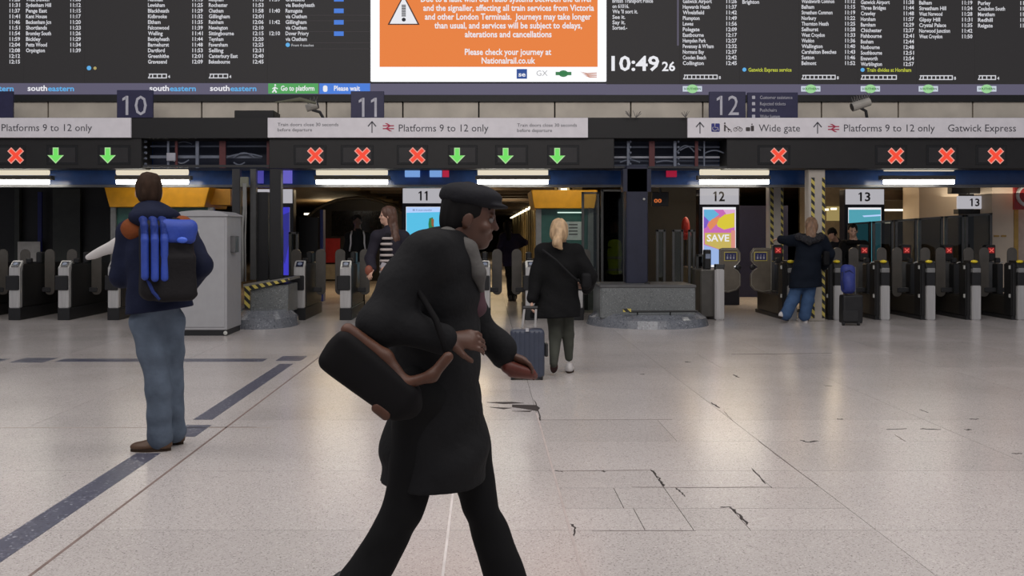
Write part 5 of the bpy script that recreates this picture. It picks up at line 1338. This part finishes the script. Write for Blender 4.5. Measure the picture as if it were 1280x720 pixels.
for h_, t_, n_ in ((A(636, 800, .09), A(712, 800, .08), 0), (A(400, 778, -.1), A(448, 800, -.1), 1)):
    if n_ == 0: h_.z = 0; t_.z = 0; shoe(root, h_, t_, black, sole_dk, wd=.046, high=.09)
    else:
        t_.z = .02; h_ = t_ + Vector((-.17, 0, .19)); shoe(root, h_, t_, black, sole_dk, wd=.046, high=.09, up=(.74, 0, .67))
# flat cap and hair
m, r, f, u = frame(J['_face'])
hair_mesh(root, P, J['_face'], M('hair_black', (.008, .007, .007), .7), .98, rz=.085)
Fd = Field(*bounds(P(0, 0, .05), pad=.22), .006)
Fd.ell(P(0, -.012, .082), (.094, .112, .045), m, k=.02); Fd.ell(P(0, -.02, .062), (.088, .104, .026), m, k=.02)
Fd.ell(P(0, .085, .058), (.066, .045, .010), m, k=.012); Fd.folds(.0015, 40, 2)
Fd.build('flat_cap', M('cap_dark', (.018, .018, .021), .85, bump=.3), root)
# the satchel swinging behind him
bg = thing('satchel', 'dark bag with tan leather trim swinging behind the striding man', 'bag', A(455, 505, -.33))
dirv = (A(485, 495, -.34) - A(415, 440, -.34)).normalized(); upv = Vector((-dirv.z, 0, dirv.x)); 
if upv.z < 0: upv = -upv
m2 = np.array([[dirv[i], Vector((0, 1, 0))[i], upv[i]] for i in range(3)])
cS = A(463, 470, -.34)
Fd = Field(*bounds(cS, pad=.35), .007); Fd.rbox(cS, (.165, .06, .07), m2, r=.03); Fd.cone(cS - dirv * .1, cS + dirv * .15, .06, .05, k=.03); Fd.folds(.003, 18, 6); Fd.build('bag_body', M('satchel_black', (.006, .0055, .006), .75), bg)
tan = M('tan_leather', (.075, .028, .014), .5, var=.3, scale=12)
Fd = Field(*bounds(cS, A(560, 450, -.33), pad=.3), .006)
p_ = [cS + upv * .072 - dirv * .15, cS + upv * .078 + dirv * .0, A(505, 480, -.36), A(540, 470, -.37), A(560, 446, -.36)]
for i in range(4): Fd.cone(p_[i], p_[i + 1], .024 if i < 2 else .018, .024 if i < 2 else .018, k=.02)
Fd.build('leather_band', tan, bg)
Fd = Field(*bounds(cS, pad=.35), .006); Fd.rbox(A(478, 512, -.36), (.035, .04, .02), m2, r=.015); Fd.build('leather_corner', tan, bg)
b = MB(); b.tube([A(560, 446, -.36), A(545, 400, -.30), A(515, 350, -.24), A(520, 306, -.16), A(548, 296, -.06)], .011, 6); b.build('shoulder_strap', M('satchel_black', (.006, .0055, .006), .75), bg, smooth=True)
# gloves held in his leading hand
Fd = Field(*bounds(A(650, 462, .2), pad=.16), .005)
Fd.cone(A(634, 458, .2), A(664, 466, .2), .026, .018, k=.02); Fd.cone(A(640, 466, .21), A(668, 470, .22), .018, .014, k=.02)
o = Fd.build('leather_gloves', M('glove_rust', (.12, .028, .018), .5, var=.3), None); tag(o, 'rust brown leather gloves in the leading hand of the striding man', 'gloves')

# ---- 3. blonde woman pulling a suitcase -------------------------------
Y0 = 10.3
root = person('blonde woman in a black coat walking away pulling a suitcase', at(700, 465, Y0)); root.location.z = 0
A = lambda x, y, dy=0.0: at(x, y, Y0 + dy)
fr = Vector((0.05, 1, 0)).normalized()
J = dict(head=A(699, 289), neck=A(699, 307), chest=A(699, 330), hips=A(698, 370), lsh=A(680, 316), rsh=A(719, 316), lel=A(671, 350, -.02), rel=A(736, 347, -.02), lwr=A(665, 374, -.10), rwr=A(733, 362, .16),
         lhip=A(692, 377), rhip=A(707, 377), lkn=A(694, 421, .02), rkn=A(710, 418, .08), lan=A(692, 455, -.14), ran=A(711, 447, .1))
J['lhd'] = J['lwr']; J['rhd'] = J['rwr']
J['_front'] = fr; J['_face'] = Vector((.1, 1, .05)); J['_lhand'] = (Vector((-.05, -.15, -1)), Vector((-1, 0, 0)), 1); J['_rhand'] = (Vector((-.2, .6, .2)), Vector((1, 0, 0)), -1)
P = body_parts('p', root, J, skin_light, vox=.009, face=True, h=.22)
blond = M('hair_blond', (.40, .27, .155), .55, var=.3, scale=25, stretch=(1, 1, .25))
hair_mesh(root, P, J['_face'], blond, 1.08, 'long', pony=[(A(699, 291, -.10), A(697, 304, -.16), .055, .045), (A(697, 304, -.16), A(702, 311, -.17), .045, .015)])
b = MB(); b.tube([A(691, 290, -.08), A(699, 287, -.125), A(708, 290, -.08)], .008, 6); b.build('hair_band', black, root)
bk = M('coat_black', (.0065, .0065, .007), .85, bump=.4)
coat(root, J, bk, vox=.01, r=(.185, .20, .23), arm=(.095, .085, .062), flat=.75, hem=A(695, 396, 0), name='coat', fold=.005, seed=21, sh_r=.09, hem_r=.27, hem_n=(.04, 0, -1), cuff=.95)
ol = M('leggings_olive', (.055, .058, .048), .8)
trousers(root, J, ol, vox=.009, hip_r=.1, thigh=.09, knee=.063, cuff=.042, fold=.002)
b = MB(); b.tube([A(678, 312, -.16), A(695, 325, -.2), A(715, 345, -.2), A(728, 355, -.12)], .012, 6); o = b.build('bag_strap', M('strap_black2', (.012, .012, .013), .7), root, smooth=True)
Fd = Field(*bounds(A(733, 352), pad=.22), .008); Fd.rbox(A(732, 351, -.06), (.05, .11, .085), r=.035); Fd.folds(.003, 20, 2); o = Fd.build('handbag', M('bag_black3', (.009, .009, .010), .7), None); tag(o, 'black handbag under the right arm of the blonde woman', 'handbag')
wh = M('shoe_white', (.50, .48, .47), .5)
h_ = A(711, 458, .05); h_.z = 0; shoe(root, h_, h_ + Vector((.04, .22, 0)), wh, sole_dk, wd=.042, high=.06)
t_ = A(692, 470, 0); t_.z = 0.01; o = shoe(root, t_ + Vector((0, -.16, .16)), t_ + Vector((0.0, 0, 0)), wh, M('sole_wine', (.045, .014, .014), .6), wd=.04, high=.05, up=(0, .7, .7))
# suitcase
Y1 = 9.85
sk = thing('suitcase', 'dark blue ribbed hard suitcase pulled by the blonde woman', 'suitcase', at(659, 478, Y1)); sk.location.z = 0
S_ = lambda x, y, dy=0: at(x, y, Y1 + dy)
shell = M('shell_blue', (.042, .05, .075), .35, var=.08)
tl = .10   # leaning back towards her
Fd = Field(*bounds(S_(636, 408), S_(683, 474, .25), pad=.08), .007)
m4 = np.array([[1, 0, 0], [0, 1, 0], [.03, 0, 1]]).T
Fd.rbox(S_(659, 441, .12), (.17, .11, .245), None, r=.045)
Fd.build('shell', shell, sk)
for x in (643, 649, 655, 661, 667, 673):
    b = MB(); b.box(tuple(S_(x, 467, .005)), tuple(S_(x + 2.2, 414, .005) + Vector((0, .02, 0)))); b.build('rib', shell, sk, bevel=.005)
b = MB(); b.tube([S_(653, 409, .06), S_(655.5, 386, .02)], .012, 8); b.build('handle_rod', M('rod_aluminium', (.55, .55, .55), .3, .6), sk)
b = MB(); b.tube([S_(669, 409, .06), S_(670, 386, .02)], .012, 8); b.build('handle_rod', M('rod_aluminium', (.55, .55, .55), .3, .6), sk)
b = MB(); b.tube([S_(653.5, 384.5, .02), S_(672, 384.5, .02)], .018, 8); b.build('grip', black, sk)
b = MB(); b.pbox(657, 410.5, 661, 414.5, Y1 - .0, .01); b.build('badge', M('badge_silver', (.4, .4, .42), .4), sk)
b = MB(); b.box(tuple(S_(681, 446, .05)), tuple(S_(684, 428, .18))); b.build('side_handle', black, sk, bevel=.006)
for x, dy in ((640, .05), (677, .05), (642, .19), (675, .19)):
    c_ = S_(x, 474, dy); b = MB(); b.cyl((c_.x - .012, c_.y, .028), (c_.x + .012, c_.y, .028), .028, 12); b.box((c_.x - .014, c_.y - .012, .03), (c_.x + .014, c_.y + .012, .09)); b.build('wheel', black, sk)

# ---- 4. woman in the navy coat at the gate ----------------------------
Y0 = 16.15
root = person('woman in navy coat with fur-trimmed hood and blue jeans at the gate', at(1000, 403, Y0)); root.location.z = 0
A = lambda x, y, dy=0.0: at(x, y, Y0 + dy)
fr = Vector((0.05, 1, 0))
J = dict(head=A(1014, 282), neck=A(1013, 295), chest=A(1012, 312), hips=A(1008, 340), lsh=A(999, 299), rsh=A(1027, 300), lel=A(988, 301, .12), rel=A(1036, 318, .05), lwr=A(976, 299, .28), rwr=A(1030, 333, .22),
         lhip=A(1001, 344), rhip=A(1013, 344), lkn=A(992, 373, .04), rkn=A(1010, 374), lan=A(982, 393, -.05), ran=A(1006, 394))
J['lhd'] = J['lwr']; J['rhd'] = J['rwr']
J['_front'] = fr; J['_face'] = Vector((.05, 1, -.1)); J['_lhand'] = (Vector((-.6, .6, 0)), Vector((0, 0, 1)), 1); J['_rhand'] = (Vector((-.2, .6, 0)), Vector((1, 0, 0)), -1)
P = body_parts('p', root, J, skin_light, vox=.010, face=True, h=.22)
hair_mesh(root, P, J['_face'], M('hair_fair_brown', (.19, .11, .065), .55, var=.4, scale=25, stretch=(1, 1, .25)), 1.13, 'long', pony=[(A(1014, 281, -.07), A(1014, 298, -.15), .085, .075)])
nv = M('coat_navy', (.006, .009, .016), .8, bump=.3)
coat(root, J, nv, vox=.011, r=(.20, .22, .25), arm=(.105, .095, .07), flat=.75, hem=A(1007, 359), name='coat', fold=.006, seed=31, sh_r=.10, hem_r=.265, hem_n=(.05, 0, -1), cuff=.95)
Fd = Field(*bounds(A(1013, 297, -.1), pad=.35), .009)
Fd.cone(A(999, 296, -.10), A(1012, 301, -.2), .06, .06, k=.03); Fd.cone(A(1012, 301, -.2), A(1026, 296, -.1), .06, .06, k=.03); Fd.folds(.008, 45, 3)
Fd.build('fur_trim', M('fur_dark', (.035, .034, .038), .9, var=.5, scale=40, bump=.8), root)
bj = M('jeans_bright', (.045, .085, .17), .8, var=.2, bump=.3)
trousers(root, J, bj, vox=.01, hip_r=.13, thigh=.115, knee=.10, cuff=.095, fold=.004, low=.0, name='jeans')
h_ = A(1000, 404, .0); h_.z = 0; shoe(root, h_ + Vector((.10, -.04, 0)), h_ + Vector((.02, .2, 0)), wh, wh, wd=.046, high=.05)
t_ = A(981, 401, 0); t_.z = 0.0; shoe(root, t_ + Vector((-.13, -.12, .10)), t_ + Vector((.06, .02, .02)), wh, sole_dk, wd=.045, high=.05, up=(-.2, -.1, 1))
b = MB(); b.box(tuple(A(1034, 322, .12)), tuple(A(1039, 308, .18))); 
Fd = Field(*bounds(A(1033, 325, -.1), pad=.2), .009); Fd.rbox(A(1032.5, 323, -.08), (.05, .05, .12), r=.03); Fd.folds(.003, 20, 2); o = Fd.build('shoulder_bag', M('bag_black3', (.009, .009, .010), .7), None); tag(o, 'small black bag at the right hip of the woman in the navy coat', 'bag')

# ---- 5. person beside her, leaning over the gate ----------------------
Y0 = 19.2
root = person('dark-haired person in a dark jacket half hidden beside the woman in navy', at(1047, 396, Y0)); root.location.z = 0
A = lambda x, y, dy=0.0: at(x, y, Y0 + dy)
fr = Vector((-.5, -.85, 0)).normalized()
J = dict(head=A(1040, 293, -.1), neck=A(1045, 303), chest=A(1047, 318), hips=A(1048, 334, .1), lsh=A(1056, 306), rsh=A(1035, 308, -.1), lel=A(1058, 325, -.1), rel=A(1032, 325, -.2), lwr=A(1047, 332, -.25), rwr=A(1036, 334, -.35),
         lhip=A(1052, 338, .1), rhip=A(1044, 338, .1), lkn=A(1052, 360, 0), rkn=A(1044, 360, 0), lan=A(1053, 379, .05), ran=A(1044, 379, .05))
J['lhd'] = J['lwr']; J['rhd'] = J['rwr']
J['_front'] = fr; J['_face'] = Vector((-.5, -.7, -.5)); J['_lhand'] = (Vector((-.6, -.6, 0)), Vector((0, 0, 1)), 1); J['_rhand'] = (Vector((-.4, -.6, 0)), Vector((0, 0, 1)), -1)
P = body_parts('p', root, J, skin_light, vox=.011, face=True, h=.22)
hair_mesh(root, P, J['_face'], M('hair_black', (.008, .007, .007), .7), 1.0)
coat(root, J, M('jacket_ink', (.014, .015, .02), .8, bump=.3), vox=.012, r=(.17, .17, .18), arm=(.085, .08, .06), flat=.75, hem=A(1048, 344, .1), name='jacket', seed=33, hem_r=.19)
trousers(root, J, black_t, vox=.011, hip_r=.11, thigh=.09)
for x, s_ in ((1053, 0), (1044, 0)):
    h_ = A(x, 396, .1); h_.z = 0; shoe(root, h_, h_ + Vector((-.12, -.2, 0)), black, sole_dk)

# ---- 6. man facing us behind the suitcase ------------------------------
Y0 = 18.72
root = person('black-haired man in a dark coat facing us behind the blue backpack', at(1068, 396, Y0)); root.location.z = 0
A = lambda x, y, dy=0.0: at(x, y, Y0 + dy)
fr = Vector((-.1, -1, 0)).normalized()
J = dict(head=A(1066, 288.5, -.03), neck=A(1067, 301), chest=A(1067.5, 314), hips=A(1068, 331), lsh=A(1080, 306), rsh=A(1055, 306), lel=A(1083, 325), rel=A(1051, 325, -.05), lwr=A(1080, 343, -.1), rwr=A(1056, 340, -.25),
         lhip=A(1073, 335), rhip=A(1063, 335), lkn=A(1074, 359, -.03), rkn=A(1062, 359, -.03), lan=A(1074, 381), ran=A(1061, 381))
J['lhd'] = J['lwr']; J['rhd'] = J['rwr']
J['_front'] = fr; J['_face'] = Vector((-.25, -1, -.12)); J['_lhand'] = (Vector((0, -.3, -1)), Vector((1, 0, 0)), -1); J['_rhand'] = (Vector((0, -.6, -.6)), Vector((-1, 0, 0)), 1)
P = body_parts('p', root, J, skin_light, vox=.009, face=True, h=.235)
eyes(root, P, 1.02)
hair_mesh(root, P, J['_face'], M('hair_black', (.008, .007, .007), .7), 1.03, rz=.096)
coat(root, J, bk, vox=.011, r=(.17, .17, .19), arm=(.085, .075, .058), flat=.7, hem=A(1068, 368), name='coat', seed=41, hem_r=.2)
b = MB()
Fd = Field(*bounds(A(1066, 304, -.12), pad=.16), .008); Fd.cone(A(1060, 303, -.1), A(1073, 303, -.1), .045, .045); Fd.folds(.004, 30, 1); Fd.build('scarf', bk, root)
Fd = Field(*bounds(A(1067, 330, -.12), pad=.3), .01); Fd.rbox(A(1067, 332, -.13), (.10, .03, .22), r=.02); Fd.folds(.003, 20, 4); Fd.build('grey_jumper', M('jumper_grey', (.045, .045, .048), .9), root)
trousers(root, J, black_t, vox=.011, hip_r=.11, thigh=.09)
for x in (1075, 1061):
    h_ = A(x, 396, .08); h_.z = 0; shoe(root, h_, h_ + Vector((-.03, -.25, 0)), black, sole_dk)
# black suitcase with the blue backpack on top
Y1 = 15.6
S_ = lambda x, y, dy=0: at(x, y, Y1 + dy)
t = thing('suitcase', 'black upright suitcase standing under the small blue backpack', 'suitcase', S_(1063, 408)); t.location.z = 0
Fd = Field(*bounds(S_(1051, 367), S_(1076, 405, .25), pad=.06), .009); Fd.rbox(S_(1063.5, 386, .13), (.155, .11, .225), r=.03); Fd.folds(.002, 15, 3); Fd.build('shell', M('shell_black', (.012, .012, .013), .5), t)
b = MB(); b.box(tuple(S_(1054, 402, .005)), tuple(S_(1073, 388, .03))); b.build('front_pocket', M('pocket_black', (.018, .018, .019), .6), t, bevel=.01)
b = MB(); b.tube([S_(1057, 368, .2), S_(1057, 334, .2), S_(1069, 334, .2), S_(1069, 368, .2)], .01, 6); b.build('handle', M('rod_grey', (.2, .2, .2), .3, .6), t)
for x, dy in ((1054, .04), (1073, .04), (1054, .2), (1073, .2)):
    c_ = S_(x, 405, dy); b = MB(); b.cyl((c_.x - .015, c_.y, .03), (c_.x + .015, c_.y, .03), .03, 12); b.box((c_.x - .016, c_.y - .012, .03), (c_.x + .016, c_.y + .012, .09)); b.build('wheel', black, t)
t = thing('backpack', 'small royal blue backpack resting on the black suitcase', 'backpack', S_(1060, 367))
Fd = Field(*bounds(S_(1060, 349, .08), pad=.3), .008); Fd.rbox(S_(1060, 349, .08), (.11, .08, .225), r=.075); Fd.ell(S_(1061, 356, .02), (.08, .07, .12), k=.03); Fd.folds(.004, 16, 3); Fd.build('bag_body', M('bag_royal', (.03, .045, .22), .6, bump=.3), t)
b = MB(); b.tube([S_(1053, 340, .02), S_(1052, 350, .0), S_(1054, 362, .02)], .012, 6); b.build('strap', M('bag_royal_dark', (.012, .016, .07), .6), t)
b = MB(); b.tube([S_(1056, 340, 0), S_(1062, 338, -.01), S_(1067, 342, .01)], .008, 6); b.build('zip', M('bag_royal_dark', (.012, .016, .07), .6), t)

# ---- 7. woman in a striped shirt looking left ---------------------------
Y0 = 12.6
root = person('long-haired woman in a striped top and dark jacket looking left', at(486, 384, Y0)); root.location.z = 0
A = lambda x, y, dy=0.0: at(x, y, Y0 + dy)
fr = Vector((-.6, -.8, 0)).normalized()
J = dict(head=A(484, 270), neck=A(488, 287), chest=A(488, 308), hips=A(490, 345), lsh=A(504, 296, .05), rsh=A(472, 296, -.08), lel=A(508, 322, -.0), rel=A(462, 322, -.08), lwr=A(490, 333, -.24), rwr=A(466, 337, -.28),
         lhip=A(497, 352), rhip=A(484, 352), lkn=A(497, 392, -.03), rkn=A(483, 392, -.03), lan=A(498, 428), ran=A(482, 428))
J['lhd'] = J['lwr']; J['rhd'] = J['rwr']
J['_front'] = fr; J['_face'] = Vector((-.97, -.25, .03)); J['_lhand'] = (Vector((-.9, -.3, 0)), Vector((0, -.3, 1)), -1); J['_rhand'] = (Vector((-.2, -.5, -.4)), Vector((-.5, -.5, .3)), 1)
P = body_parts('p', root, J, skin_light, vox=.009, face=True, h=.225)
eyes(root, P, .98)
hair_mesh(root, P, J['_face'], M('hair_chestnut', (.075, .035, .022), .5, var=.3, scale=25, stretch=(1, 1, .2)), 1.04, 'long', pony=[(A(489, 274, .02), A(494, 298, -.06), .075, .06), (A(494, 298, -.06), A(495, 318, -.10), .06, .035)])
dj = M('jacket_plum', (.02, .018, .026), .7, bump=.3)
coat(root, J, dj, vox=.011, r=(.155, .16, .18), arm=(.075, .068, .052), flat=.72, hem=A(490, 362), name='jacket', seed=51, hem_r=.19)
Fd = Field(*bounds(A(484, 316, -.10), pad=.35), .008); Fd.cone(A(483, 297, -.075), A(485, 345, -.105), .07, .085, k=.02, flat=(fr, .8))
Fd.build('striped_top', M('top_black', (.012, .011, .014), .8), root)
for k in range(7):
    y = 298 + k * 7
    ring = [A(484, y, -.085 - k * .004) + Vector(((.073 + .002 * k) * math.cos(a), (.066 + .002 * k) * math.sin(a), 0)) for a in [q * math.pi / 8 for q in range(17)]]
    b = MB(); b.tube(ring, .017, 6); b.build('white_stripe', M('stripe_white', (.42, .37, .35), .8), root, smooth=True)
trousers(root, J, jeans, vox=.011, hip_r=.11, thigh=.09, name='jeans')
for x in (497, 482):
    h_ = A(x, 435, .05); h_.z = 0; shoe(root, h_, h_ + Vector((-.15, -.2, 0)), black, sole_dk)
b = MB(); p = A(480, 333, -.28); b.prism([p + Vector(v) for v in ((-.05, 0, -.02), (.04, -.02, -.045), (.065, -.02, .03), (-.03, 0, .05))], (0, .05, .0)); o = b.build('phone', M('phone_pale', (.34, .32, .34), .4), None, bevel=.006); tag(o, 'pale phone in the hand of the woman in the striped top', 'phone')
b = MB(); b.ball(A(461, 338, -.33), (.05, .04, .065), 12, 8); o = b.build('orange_purse', M('purse_orange', (.20, .055, .03), .6), None, smooth=True); tag(o, 'orange-brown purse at the waist of the woman in the striped top', 'purse')

# ---- 8. dark figure with white backpack straps --------------------------
Y0 = 19.2
root = person('dark-clothed person with white backpack straps behind the gates', at(447, 384, Y0)); root.location.z = 0
A = lambda x, y, dy=0.0: at(x, y, Y0 + dy)
fr = Vector((.1, -1, 0)).normalized()
J = dict(head=A(447, 277), neck=A(447, 289), chest=A(447, 304), hips=A(447, 327), lsh=A(458, 295), rsh=A(436, 295), lel=A(461, 314), rel=A(433, 314), lwr=A(457, 331, -.1), rwr=A(438, 331, -.1),
         lhip=A(451, 331), rhip=A(443, 331), lkn=A(452, 356), rkn=A(442, 356), lan=A(452, 380), ran=A(442, 380))
J['lhd'] = J['lwr']; J['rhd'] = J['rwr']
J['_front'] = fr; J['_face'] = Vector((.3, -1, -.15)); J['_lhand'] = (Vector((0, -.3, -1)), Vector((1, 0, 0)), -1); J['_rhand'] = (Vector((0, -.3, -1)), Vector((-1, 0, 0)), 1)
P = body_parts('p', root, J, skin_dark, vox=.010, face=True, h=.23)
hair_mesh(root, P, J['_face'], M('hair_black', (.008, .007, .007), .7), 1.0)
coat(root, J, bk, vox=.012, r=(.155, .15, .16), arm=(.07, .065, .052), flat=.72, hem=A(447, 343), name='jacket', seed=61)
for s_ in (-1, 1):
    b = MB(); b.tube([A(447 + s_ * 7, 289, -.02), A(447 + s_ * 8.5, 295, -.14), A(447 + s_ * 8.5, 304, -.155), A(447 + s_ * 10, 314, -.12)], .016, 6); b.build('white_strap', M('strap_white', (.42, .40, .42), .6), root, smooth=True)
trousers(root, J, black_t, vox=.011, hip_r=.11, thigh=.085)
for x in (452, 442):
    h_ = A(x, 384, .08); h_.z = 0; shoe(root, h_, h_ + Vector((.03, -.25, 0)), black, sole_dk)

# ---- 9. distant traveller beyond the open gates --------------------------
Y0 = 21.2
root = person('distant traveller in dark purple walking off along the platform', at(640, 377, Y0)); root.location.z = 0
A = lambda x, y, dy=0.0: at(x, y, Y0 + dy)
fr = Vector((.15, 1, 0)).normalized()
J = dict(head=A(634, 283), neck=A(636, 293), chest=A(638, 303), hips=A(638, 325), lsh=A(629, 296), rsh=A(647, 297), lel=A(625, 309), rel=A(656, 303), lwr=A(629, 322, .1), rwr=A(645, 309, .15),
         lhip=A(635, 329), rhip=A(642, 329), lkn=A(637, 351, .03), rkn=A(642, 351), lan=A(638, 371, 0), ran=A(643, 372, .05))
J['lhd'] = J['lwr']; J['rhd'] = J['rwr']
J['_front'] = fr; J['_face'] = Vector((-.1, 1, 0)); J['_lhand'] = (Vector((0, .3, -1)), Vector((-1, 0, 0)), 1); J['_rhand'] = (Vector((-.6, .4, 0)), Vector((1, 0, 0)), -1)
P = body_parts('p', root, J, skin_light, vox=.011, face=False, h=.22)
hair_mesh(root, P, J['_face'], M('hair_black', (.008, .007, .007), .7), 1.03, 'long', pony=[(A(635, 284, -.08), A(636, 298, -.12), .07, .05)])
coat(root, J, M('jacket_violet', (.020, .016, .035), .8), vox=.012, r=(.165, .16, .17), arm=(.08, .07, .055), flat=.72, hem=A(638, 333), name='jacket', seed=71)
trousers(root, J, black_t, vox=.011, hip_r=.10, thigh=.085)
for x in (638, 643):
    h_ = A(x, 377, -.1); h_.z = 0; shoe(root, h_, h_ + Vector((.0, .25, 0)), black, sole_dk)

# ---- 10. person in a yellow vest behind the tall glass -------------------
Y0 = 19.6
root = person('person in a yellow high-visibility vest seen through dark glass', at(768, 384, Y0)); root.location.z = 0
A = lambda x, y, dy=0.0: at(x, y, Y0 + dy)
fr = Vector((.1, -1, 0)).normalized()
J = dict(head=A(768, 284), neck=A(768, 295), chest=A(768, 309), hips=A(768, 327), lsh=A(779, 300), rsh=A(757, 300), lel=A(781, 320), rel=A(755, 320), lwr=A(779, 337, -.1), rwr=A(757, 337, -.1),
         lhip=A(772, 331), rhip=A(764, 331), lkn=A(772, 358), rkn=A(764, 358), lan=A(772, 382), ran=A(764, 382))
J['lhd'] = J['lwr']; J['rhd'] = J['rwr']
J['_front'] = fr; J['_face'] = Vector((0, -1, 0)); J['_lhand'] = (Vector((0, 0, -1)), Vector((1, 0, 0)), -1); J['_rhand'] = (Vector((0, 0, -1)), Vector((-1, 0, 0)), 1)
P = body_parts('p', root, J, skin_dark, vox=.011, face=True, h=.23)
hair_mesh(root, P, J['_face'], M('hair_black', (.008, .007, .007), .7), 1.0)
coat(root, J, black_t, vox=.012, r=(.15, .15, .16), arm=(.07, .065, .052), flat=.72, hem=A(768, 350), name='jacket', seed=81)
Fd = Field(*bounds(A(768, 300), A(768, 348), pad=.25), .011); Fd.cone(A(768, 306), A(768, 338), .165, .17, k=.02, flat=(fr, .78)); Fd.plane(A(768, 349), (0, 0, -1)); Fd.plane(A(768, 299), (0, 0, 1)); Fd.build('vest', M('vest_yellow', (.42, .55, .02), .6), root)
for y in (322, 337):
    Fd = Field(*bounds(A(768, y), pad=.25), .009); Fd.cone(A(768, y - 8), A(768, y + 8), .172, .174, k=.02, flat=(fr, .79)); Fd.plane(A(768, y + 1.7), (0, 0, -1)); Fd.plane(A(768, y - 1.7), (0, 0, 1)); Fd.build('reflective_band', M('band_silver', (.35, .35, .33), .3), root)
trousers(root, J, black_t, vox=.011, hip_r=.11, thigh=.085)
for x in (772, 764):
    h_ = A(x, 384, .08); h_.z = 0; shoe(root, h_, h_ + Vector((0, -.25, 0)), black, sole_dk)
# leftover objects with no origin of their own get one at their base, so that each can be moved
for o in list(col.objects):
    if o.parent is None and o.type == 'MESH' and o.location.length < 1e-6 and o.get('category'):
        co = np.array([v.co[:] for v in o.data.vertices]); c = Vector(((co[:, 0].min() + co[:, 0].max()) / 2, (co[:, 1].min() + co[:, 1].max()) / 2, co[:, 2].min()))
        o.data.transform(Matrix.Translation(-c)); o.location = c

for o in col.objects:
    if o.type == 'MESH' and o.parent is not None and ('lettering' in o.name or o.name.startswith(('pictograms', 'poster_print'))): o['kind'] = 'stuff'
